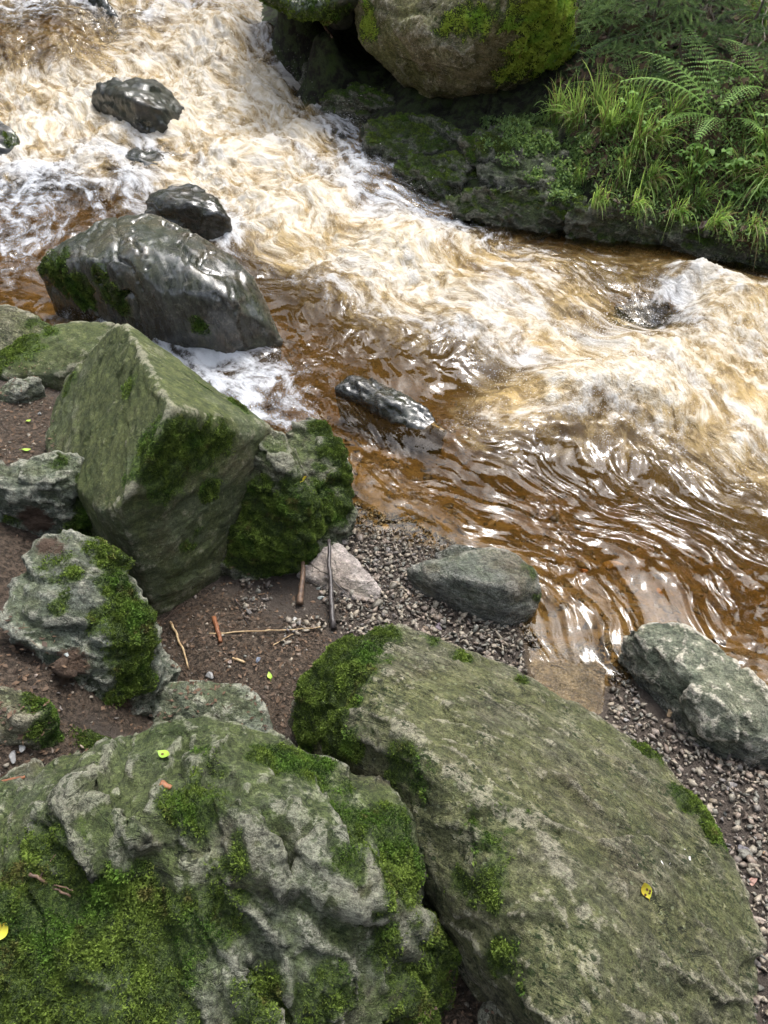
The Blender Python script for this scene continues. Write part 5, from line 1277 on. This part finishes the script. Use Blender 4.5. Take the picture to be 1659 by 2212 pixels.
TUFTS = [ # px, py, blades, length, spread, lean x, lean y, label
 (1290, 445, 60, .30, .25, .0, -.55, "thin grass tuft hanging over the waterline ledge, first from its left end"),
 (1370, 458, 70, .34, .25, .05, -.6, "grass tuft trailing over the middle of the waterline ledge"),
 (1460, 470, 60, .30, .3, -.1, -.6, "grass tuft drooping over the right end of the waterline ledge"),
 (1540, 492, 60, .30, .3, .0, -.6, "grass tuft drooping over the mossy ledge at lower right"),
 (1625, 505, 60, .32, .3, -.15, -.6, "lowest grass tuft at the right edge, drooping to the water"),
 (1200, 262, 90, .40, .30, -.15, -.25, "grass tuft at the lower right edge of the huge tan boulder"),
 (1240, 285, 130, .48, .35, -.25, -.30, "thick bright grass tuft hanging left over the leafy ledge"),
 (1285, 262, 110, .50, .35, .05, -.20, "tall grass tuft standing behind the thick hanging one"),
 (1310, 300, 150, .52, .35, -.05, -.35, "fullest grass tuft in the middle of the grassy bank"),
 (1355, 285, 120, .50, .40, .10, -.25, "arching grass tuft left of the large fern"),
 (1375, 340, 140, .50, .30, .00, -.45, "grass tuft spilling down the bank below the arching one"),
 (1415, 330, 90, .40, .35, .10, -.35, "mixed green and straw grass tuft under the left fern frond"),
 (1345, 385, 80, .36, .30, -.10, -.45, "thin hanging grass tuft in the lower middle of the bank"),
 (1395, 415, 120, .46, .22, .02, -.55, "long grass tuft dangling down almost to the water"),
 (1250, 395, 60, .30, .30, -.10, -.40, "short grass tuft on the dark ledge, first above the waterline"),
 (1330, 415, 40, .28, .30, -.05, -.4, "wispy short grass tuft just above the waterline ledge"),
 (1480, 420, 90, .42, .40, -.25, -.30, "grass tuft bending left below the large fern"),
 (1500, 455, 90, .36, .35, .10, -.40, "low grass tuft above the mossy waterline ledge"),
 (1590, 400, 90, .44, .45, -.10, -.25, "grass tuft at the right with long single blades below the fern"),
 (1650, 420, 120, .55, .45, -.35, -.35, "large drooping grass tuft at the right edge"),
 (1640, 340, 80, .40, .4, -.2, -.2, "grass tuft at the right edge above the large drooping one"),
 (1560, 480, 60, .28, .35, -.1, -.35, "small sparse grass tuft low on the right bank"),
 (1450, 270, 60, .36, .4, .1, -.2, "straw-mixed grass tuft hidden behind the fern's left frond"),
 (1640, 60, 110, .5, .5, -.3, -.2, "faded grass clump in the top right corner"),
 (1500, 380, 70, .34, .4, -.1, -.3, "short grass tuft amid the small leafy herbs"),
]
for k, (px, py, n, L, sp_, lx, ly, lb) in enumerate(TUFTS):
    p, nn = cast(px, py)
    tf = grass_tuft(p, int(n * 1.1), L, sp_, np.array([lx, ly, 0.]), 100 + k, dry=.35 if "straw" in lb or "faded" in lb else .24)
    tag(tf, lb, "grass", "grass tufts on the far bank")

def fern(px, py, label, fronds, seed, tint=.5, lift=0.0):
    r = np.random.default_rng(seed); p, nn = cast(px, py); p[2] += lift
    root = empty("fern", p, label, "fern", "ferns on the far bank")
    for (az, L, rise, droop) in fronds:
        b = Bag(); k = 22; t = np.linspace(0, 1, k)
        d = np.array([math.sin(R(az)), math.cos(R(az)), 0])
        P_ = d[None] * (L * (t * .95))[:, None] + np.array([0, 0, 1.])[None] * (L * (rise * t - droop * t ** 2.2))[:, None]
        b.tube(P_, np.linspace(.0028, .0008, k), 4, tint=.7)
        side = np.cross(d, [0, 0, 1.]); tg = np.gradient(P_, axis=0); tg /= np.linalg.norm(tg, axis=1)[:, None]
        side = np.cross(tg, np.cross(side, tg) * 0 + [0, 0, 1.]); side /= np.linalg.norm(side, axis=1)[:, None]
        for i in range(3, k - 1):
            tt = t[i]; pl = L * .27 * math.sin(math.pi * min(1, (tt * .93 + .07)) ** .75) ** .9 * (1.05 - .25 * tt)
            for sg in (-1, 1):
                dirp = side[i] * sg * .93 + tg[i] * .30; dirp /= np.linalg.norm(dirp)
                nrm = np.cross(tg[i], side[i]) * 1.0; droopv = np.array([0, 0, -1.]) * .22
                m = max(5, int(pl / .014)); u = np.linspace(0, 1, m)
                C_ = P_[i] + dirp * (pl * u)[:, None] + droopv * (pl * u ** 2)[:, None]
                ti = np.clip(tint + r.normal(0, .1), 0, 1)
                wl_ = np.maximum(.0125 * (1 - u * .8), .002) * (L / .6)
                ax = tg[i] - (tg[i] @ dirp) * dirp; ax /= np.linalg.norm(ax)
                for s2 in (-1, 1):   # lobes along the pinna
                    e = C_ + ax * s2 * wl_[:, None] + dirp * (.004)
                    a_ = C_ - dirp * .006; c_ = C_ + dirp * .007
                    V = np.stack([a_, e, c_], 1).reshape(-1, 3)
                    b.add(V, None, np.arange(len(V)).reshape(-1, 3), np.clip(ti + r.normal(0, .05), 0, 1))
        link("frond", b.mesh("frond", np.zeros(3), False), M['fern'], root)
    return root
fern(1558, 262, "large bright fern spreading wide fronds on the right bank", [(-75, .74, .75, .5), (-50, .70, .9, .45), (-15, .66, 1.05, .4), (20, .62, .95, .45), (60, .68, .8, .45), (95, .64, .7, .5), (-100, .50, .45, .55), (150, .35, .5, .5), (-140, .4, .5, .6)], 1, .6)
fern(1325, 215, "small fern right of the huge boulder beside the grass", [(-60, .34, .7, .5), (-10, .36, .95, .5), (50, .32, .7, .5), (110, .25, .6, .5)], 2, .6)
fern(1660, 200, "fern cut by the right edge of the picture", [(-80, .5, .8, .5), (-30, .5, .95, .5), (-120, .45, .5, .6), (20, .45, .9, .5)], 3, .55)
fern(1285, 135, "little dark fern with an upright frond beside the huge boulder's shoulder", [(-20, .34, 1.1, .35), (-90, .25, .8, .5), (60, .28, .9, .5)], 4, .3)
fern(1370, 190, "small half-hidden fern above the tall grass", [(-70, .3, .7, .5), (0, .34, .9, .5), (70, .32, .7, .5)], 5, .5)
fern(1250, 200, "tiny fern tucked under the huge boulder's right side", [(-40, .22, .7, .5), (30, .24, .8, .5), (90, .2, .7, .5)], 6, .45)

def herb(px, py, label, n, h, leafL, seed, tint=.6):
    r = np.random.default_rng(seed); p, nn = cast(px, py)
    root = empty("leafy_herb", p, label, "plant", "leafy herbs on the far bank")
    sb, lb_ = Bag(), Bag()
    for i in range(n):
        az = r.uniform(-2.6, -.4) if r.random() < .7 else r.uniform(0, 6.28)
        tip = np.array([math.cos(az) * h * r.uniform(.3, .9), math.sin(az) * h * r.uniform(.3, .9), h * r.uniform(.5, 1.1)])
        P_ = wobble(np.zeros(3), tip, 6, .01, seed + i); sb.tube(P_, .0014, 4)
        for q in range(3 if leafL > .03 else 5):
            a2 = az + (q - 1) * 1.1; B = basis(np.array([r.normal(0, .25), r.normal(-.25, .2), 1]), a2)
            L = leafL * r.uniform(.7, 1.2); V, Q = leaf_shape(L, L * .32, 7, -.2, .1)
            V = V.copy(); V[:, 0] += L * .52; lb_.add(V @ B + tip, Q, None, np.clip(tint + r.normal(0, .15), 0, 1))
    link("stems", sb.mesh("stems", np.zeros(3)), M['grass'], root); link("leaves", lb_.mesh("leaves", np.zeros(3)), M['fern'], root)
for k, a in enumerate([(1535, 372, "broad-leaved herb with three bright leaf fans below the large fern", 8, .16, .060), (1500, 392, "leafy herb left of the broad-leaved one", 7, .13, .05), (1595, 375, "bright divided-leaf herb towards the right edge", 8, .15, .055), (1440, 395, "small herb beside the dangling grass", 7, .12, .035),
        (1365, 275, "round-leaved herb amid the tall grass", 9, .22, .04), (1400, 300, "pale green herb right of the fullest grass tuft", 8, .16, .035), (1620, 440, "light green herb near the right edge above the water", 9, .14, .04), (1470, 350, "herb in the shade below the fern's left frond", 8, .12, .035), (1330, 350, "herb peeping out of the hanging grass", 8, .10, .03),
        (1655, 300, "leafy herb at the right edge below the cut fern", 8, .16, .045), (1420, 140, "herb at the foot of the spruce saplings", 8, .15, .04), (1570, 440, "low herb cluster above the mossy waterline ledge", 9, .1, .03)]):
    herb(*a, 50 + k)

def needle_branch(bn, bw, p0, d, L, r, tdens=16, nl=.011, droop=.25, tb=.4):
    """one spruce spray: axis, side twigs and needles all round them"""
    k = 10; t = np.linspace(0, 1, k)[:, None]
    ax = p0 + d * L * t - np.array([0, 0, 1.]) * droop * L * t ** 2 + np.array([0, 0, 1.]) * .08 * L * np.sin(t * 3)
    bw.tube(ax, np.linspace(.0035, .0012, k) * (L / .4) ** .5, 4)
    segs = [(ax[0], ax[-1], ax)]
    side = np.cross(d, [0, 0, 1.]); side /= np.linalg.norm(side) + 1e-9
    m = max(3, int(L * tdens))
    for i in range(1, m):
        f = i / m; q = ax[0] * 0 + np.array([np.interp(f, t[:, 0], ax[:, c]) for c in range(3)])
        for sg in (-1, 1):
            l2 = L * .45 * (1 - f * .75) * r.uniform(.7, 1.15)
            dd = side * sg * .8 + d * .62 + [0, 0, r.uniform(-.3, .05)]; dd /= np.linalg.norm(dd)
            P_ = q + dd * l2 * np.linspace(0, 1, 4)[:, None] - np.array([0, 0, .15]) * l2 * (np.linspace(0, 1, 4)[:, None] ** 2)
            segs.append((P_[0], P_[-1], P_))
    for (_, _, P_) in segs:
        ln = np.linalg.norm(np.diff(P_, axis=0), axis=1).sum(); n = max(6, int(ln / .0018))
        u = r.random(n); idx = u * (len(P_) - 1); i0 = np.minimum(idx.astype(int), len(P_) - 2); fr_ = (idx - i0)[:, None]
        c = P_[i0] * (1 - fr_) + P_[i0 + 1] * fr_; tg = P_[i0 + 1] - P_[i0]; tg /= np.linalg.norm(tg, axis=1)[:, None] + 1e-9
        dd = r.normal(size=(n, 3)); dd -= (dd * tg).sum(1)[:, None] * tg; dd /= np.linalg.norm(dd, axis=1)[:, None]; dd[:, 2] += .15
        dd = dd * .8 + tg * .7; dd /= np.linalg.norm(dd, axis=1)[:, None]
        s = np.cross(dd, tg); s /= np.linalg.norm(s, axis=1)[:, None] + 1e-9
        l_ = (nl * r.uniform(.7, 1.2, n))[:, None]
        V = np.stack([c - s * .0017, c + dd * l_, c + s * .0017], 1).reshape(-1, 3)
        tt = np.repeat(np.clip(tb + .5 * (u - .5) + r.normal(0, .12, n), 0, 1), 3)
        bn.add(V, None, np.arange(len(V)).reshape(-1, 3), tt)

def sapling(px, py, label, h, nb, bl, seed, tb=.4, base_off=(0, 0)):
    r = np.random.default_rng(seed); p, nn = cast(px, py); p = p + [base_off[0], base_off[1], 0]; p[2] = float(ground_z([p[0]], [p[1]])[0]) - .02
    root = empty("spruce_sapling", p, label, "spruce", "spruce saplings on the far bank")
    bn, bw = Bag(), Bag(); tr_ = Bag()
    T_ = wobble(np.zeros(3), np.array([r.normal(0, .06), -.05, h]), 10, .03, seed); tr_.tube(T_, np.linspace(.014, .003, 10), 7, rough=.05)
    for i in range(nb):
        f = (i + .5) / nb; q = T_[min(9, int(f * 9))] + 0; q[2] = h * (.04 + .9 * f)
        az = i * 2.4 + r.normal(0, .3); L = bl * (1.05 - .75 * f) * r.uniform(.75, 1.15)
        d = np.array([math.cos(az), math.sin(az), r.uniform(-.15, .25)]); d /= np.linalg.norm(d)
        needle_branch(bn, bw, q, d, L, r, 20, .019, r.uniform(.15, .5), tb + r.normal(0, .08))
    link("trunk", tr_.mesh("trunk", np.zeros(3)), M['twig'], root)
    link("branches", bw.mesh("branches", np.zeros(3)), M['twig'], root)
    link("needles", bn.mesh("needles", np.zeros(3), False), M['needle'], root)
for a in [(1310, 120, "spruce sapling with bright tips right beside the huge boulder", .75, 24, .55, 1, .6), (1400, 120, "low dense spruce sapling in the middle of the top right thicket", .70, 26, .58, 2, .45), (1490, 80, "spruce sapling with drooping grey-green sprays behind the dead twigs", .85, 24, .58, 3, .45),
          (1290, 40, "spruce sapling at the top edge against the huge boulder", .8, 24, .52, 4, .55), (1400, 30, "spruce sapling at the top edge between two others", .9, 26, .6, 5, .5), (1590, 130, "dark spruce sapling behind the large fern", .6, 18, .45, 6, .35), (1560, 20, "tall spruce sapling at the top edge above the twig tangle", .9, 22, .55, 7, .42), (1470, 190, "small shaded spruce sapling left of the large fern", .38, 16, .40, 8, .35)]:
    sapling(*a)

M['deadtwig'] = bark_mat("grey_dead_twig", (.16, .13, .10), (.34, .29, .23))
def dead_branch(ends, label, rad, seed, lift=(.1, .3), nf=5, amt=.05):
    r = np.random.default_rng(seed); p0, _ = cast(*ends[0]); p1, _ = cast(*ends[1]); p0[2] += lift[0]; p1[2] += lift[1]
    P_ = wobble(p0, p1, 16, amt, seed); b = Bag(); b.tube(P_, np.linspace(rad, rad * .4, 16), 6)
    L = np.linalg.norm(p1 - p0)
    for i in range(nf):
        q = P_[r.integers(2, 14)]; d = (p1 - p0) / L * .5 + r.normal(0, .5, 3); d /= np.linalg.norm(d)
        S = wobble(q, q + d * L * r.uniform(.2, .45), 8, amt * .5, seed * 9 + i); b.tube(S, np.linspace(rad * .5, rad * .2, 8), 5)
        q2 = S[5]; b.tube(wobble(q2, q2 + r.normal(0, .5, 3) * L * .15, 5, amt * .2, i), np.linspace(rad * .25, rad * .15, 5), 4)
    tag(link("dead_branch", b.mesh("dead_branch", p0), M['deadtwig'], None, p0), label, "dead branch", "bare twigs in the top right thicket")
dead_branch(((1600, 30), (1665, 150)), "long bare curved branch arching down at the right edge", .006, 1, (.25, .2), 3, .04)
dead_branch(((1500, 125), (1545, 15)), "forked pale dead branch in the middle of the top right thicket", .006, 2, (.1, .25), 7)
dead_branch(((1560, 140), (1480, 60)), "crooked dead branch crossing behind the forked pale one", .0045, 3, (.1, .2), 7)
dead_branch(((1450, 40), (1550, 90)), "thin bare twig slanting right through the spruce sprays", .004, 4, (.2, .25), 6)
dead_branch(((1620, 160), (1640, 20)), "dry stalk standing upright near the top right corner", .0045, 5, (.05, .3), 4)
dead_branch(((1590, 90), (1659, 40)), "straw coloured twig tangle touching the right edge", .004, 6, (.1, .2), 8, .08)
dead_branch(((1330, 70), (1335, -20)), "thin bare upright twig against the spruces right of the huge boulder", .004, 7, (.1, .3), 3, .03)
dead_branch(((1570, 170), (1610, 120)), "short dry stem rising behind the large fern", .004, 8, (.05, .2), 4, .03)

# ------------------------------------------------------------------ unseen trees added round the brook to darken reflections and block sky light
M['canopy'] = leaf_mat("forest_leaf", (.012, .030, .010), (.045, .085, .022), .6, .12)
def unseen_tree(x, y, h, cr, cb, seed, label, n=5200, leaf=.16, conifer=True):
    r = np.random.default_rng(seed); z = float(ground_z([x], [y])[0]) - .1
    root = empty("unseen_spruce" if conifer else "unseen_broadleaf", (x, y, z), label, "tree", "unseen trees added round the brook")
    b = Bag(); T_ = wobble(np.zeros(3), np.array([r.normal(0, .3), r.normal(0, .3), h]), 12, .12, seed); b.tube(T_, np.linspace(.022 * h, .01, 12), 9, rough=.04)
    for i in range(26):
        f = r.uniform(cb / h, .95); q = np.array([np.interp(f, np.linspace(0, 1, 12), T_[:, c]) for c in range(3)]); az = r.uniform(0, 6.28)
        l = cr * (1.05 - f if conifer else .7); b.tube(wobble(q, q + np.array([math.cos(az) * l, math.sin(az) * l, l * (-.2 if conifer else .5)]), 5, .05, i), np.linspace(.03, .008, 5), 5)
    link("trunk", b.mesh("trunk", np.zeros(3)), M['brownwood'], root)
    if conifer:
        f = r.random(n) ** .8; az = r.uniform(0, 6.28, n); tier = np.abs(((f * 13 + az * .5) % 1) - .5)
        rad = cr * (1.04 - f) * np.sqrt(r.uniform(.05, 1, n)) * (1.1 - .5 * tier)
        c = np.stack([np.cos(az) * rad, np.sin(az) * rad, cb + f * (h - cb) - .18 * rad], 1)
    else:
        k = 26; cc = r.normal(size=(k, 3)); cc /= np.linalg.norm(cc, axis=1)[:, None]; cc = cc * r.uniform(.3, 1, (k, 1)) * [cr, cr, (h - cb) * .5] + [0, 0, (h + cb) * .5]
        c = cc[r.integers(0, k, n)] + r.normal(0, cr * .2, (n, 3))
    d = r.normal(size=(n, 3)); d /= np.linalg.norm(d, axis=1)[:, None]; s = np.cross(d, r.normal(size=(n, 3))); s /= np.linalg.norm(s, axis=1)[:, None]
    L = leaf * r.uniform(.6, 1.5, (n, 1))
    V = np.stack([c - d * L, c + s * L * .5, c + d * L, c - s * L * .5], 1).reshape(-1, 3)
    link("crown", np_mesh("crown", V, np.arange(len(V)).reshape(-1, 4), {"tint": np.repeat(r.random(n), 4)}, smooth=False), M['canopy'], root)
UNSEEN_SPRUCES = [(-9, 9, 8, 2.8), (-6.5, 12.5, 6, 2.2), (-3.2, 14, 6.5, 2.2), (.2, 13.0, 6, 2.2), (1.9, 15.5, 7, 2.6), (3.4, 12.2, 5.5, 2.2), (5.5, 14, 7, 2.6), (6.6, 10.8, 5.5, 2.2), (9.0, 8.0, 8, 2.7)]
_side = ["first", "second", "third", "fourth", "fifth", "sixth", "seventh", "eighth", "ninth"]
for k, (x, y, h, cr) in enumerate(UNSEEN_SPRUCES):
    unseen_tree(x, y, h, cr, 1.0, 200 + k, "unseen dark spruce added beyond the far bank, %s counted from the upstream side" % _side[k], 5200, .17)
for k, (x, y, h, cr) in enumerate([(-6.8, 2.0, 11, 3.0), (7.5, -2.5, 11, 3.0)]):
    unseen_tree(x, y, h, cr, 2.6, 300 + k, "unseen broadleaf tree added on the near bank, %s counted from the left" % _side[k], 6500, .19, False)

# ------------------------------------------------------------------ spray thrown up by the rapids
SPR = [(630, 170, .62, .22, .16), (610, 230, .5, .25, .15), (560, 130, .7, .2, .1), (740, 270, .42, .25, .10), (800, 400, .3, .3, .12), (860, 460, .22, .25, .10), (1290, 745, .1, .2, .12), (1330, 720, .1, .15, .12), (1080, 830, .06, .25, .05), (230, 170, .62, .25, .12), (190, 230, .5, .3, .1), (300, 280, .42, .15, .08),
       (100, 220, .52, .4, .08), (350, 50, .9, .4, .08), (1300, 830, .12, .35, .05), (950, 520, .2, .3, .08), (1550, 700, .15, .35, .05), (500, 250, .45, .6, .05), (700, 450, .26, .6, .05), (620, 350, .36, .5, .05)]
oct_v = np.array([[1, 0, 0], [-1, 0, 0], [0, 1, 0], [0, -1, 0], [0, 0, 1], [0, 0, -1.]]); oct_f = np.array([[0, 2, 4], [2, 1, 4], [1, 3, 4], [3, 0, 4], [2, 0, 5], [1, 2, 5], [3, 1, 5], [0, 3, 5]])
Vs = []
for k, (px, py, z, rr, hh) in enumerate(SPR):
    p = at(px, py, z); n = int(260 + 700 * rr)
    q = p + np.stack([rng.normal(0, rr * .5, n), rng.normal(0, rr * .5, n), np.zeros(n)], 1)
    q[:, 2] = water_base(q[:, 0], q[:, 1]) + .03 + np.abs(rng.exponential(hh * .42, n))
    s = .0008 + .0018 * rng.random(n) ** 3
    Vs.append((q[:, None] + oct_v[None] * s[:, None, None] * rng.uniform(.7, 1.8, (n, 1, 3))).reshape(-1, 3))
V = np.concatenate(Vs); nq = len(V) // 6
F = (oct_f[None] + (np.arange(nq) * 6)[:, None, None]).reshape(-1, 3)
T = NT("spray_drops"); M['spray'] = T.done(T.pbsdf((.85, .84, .82), .15, None, .6))
tag(link("spray", np_mesh("spray", V, F), M['spray']), "fine white droplets thrown up by the rapids", "spray", kind="stuff")
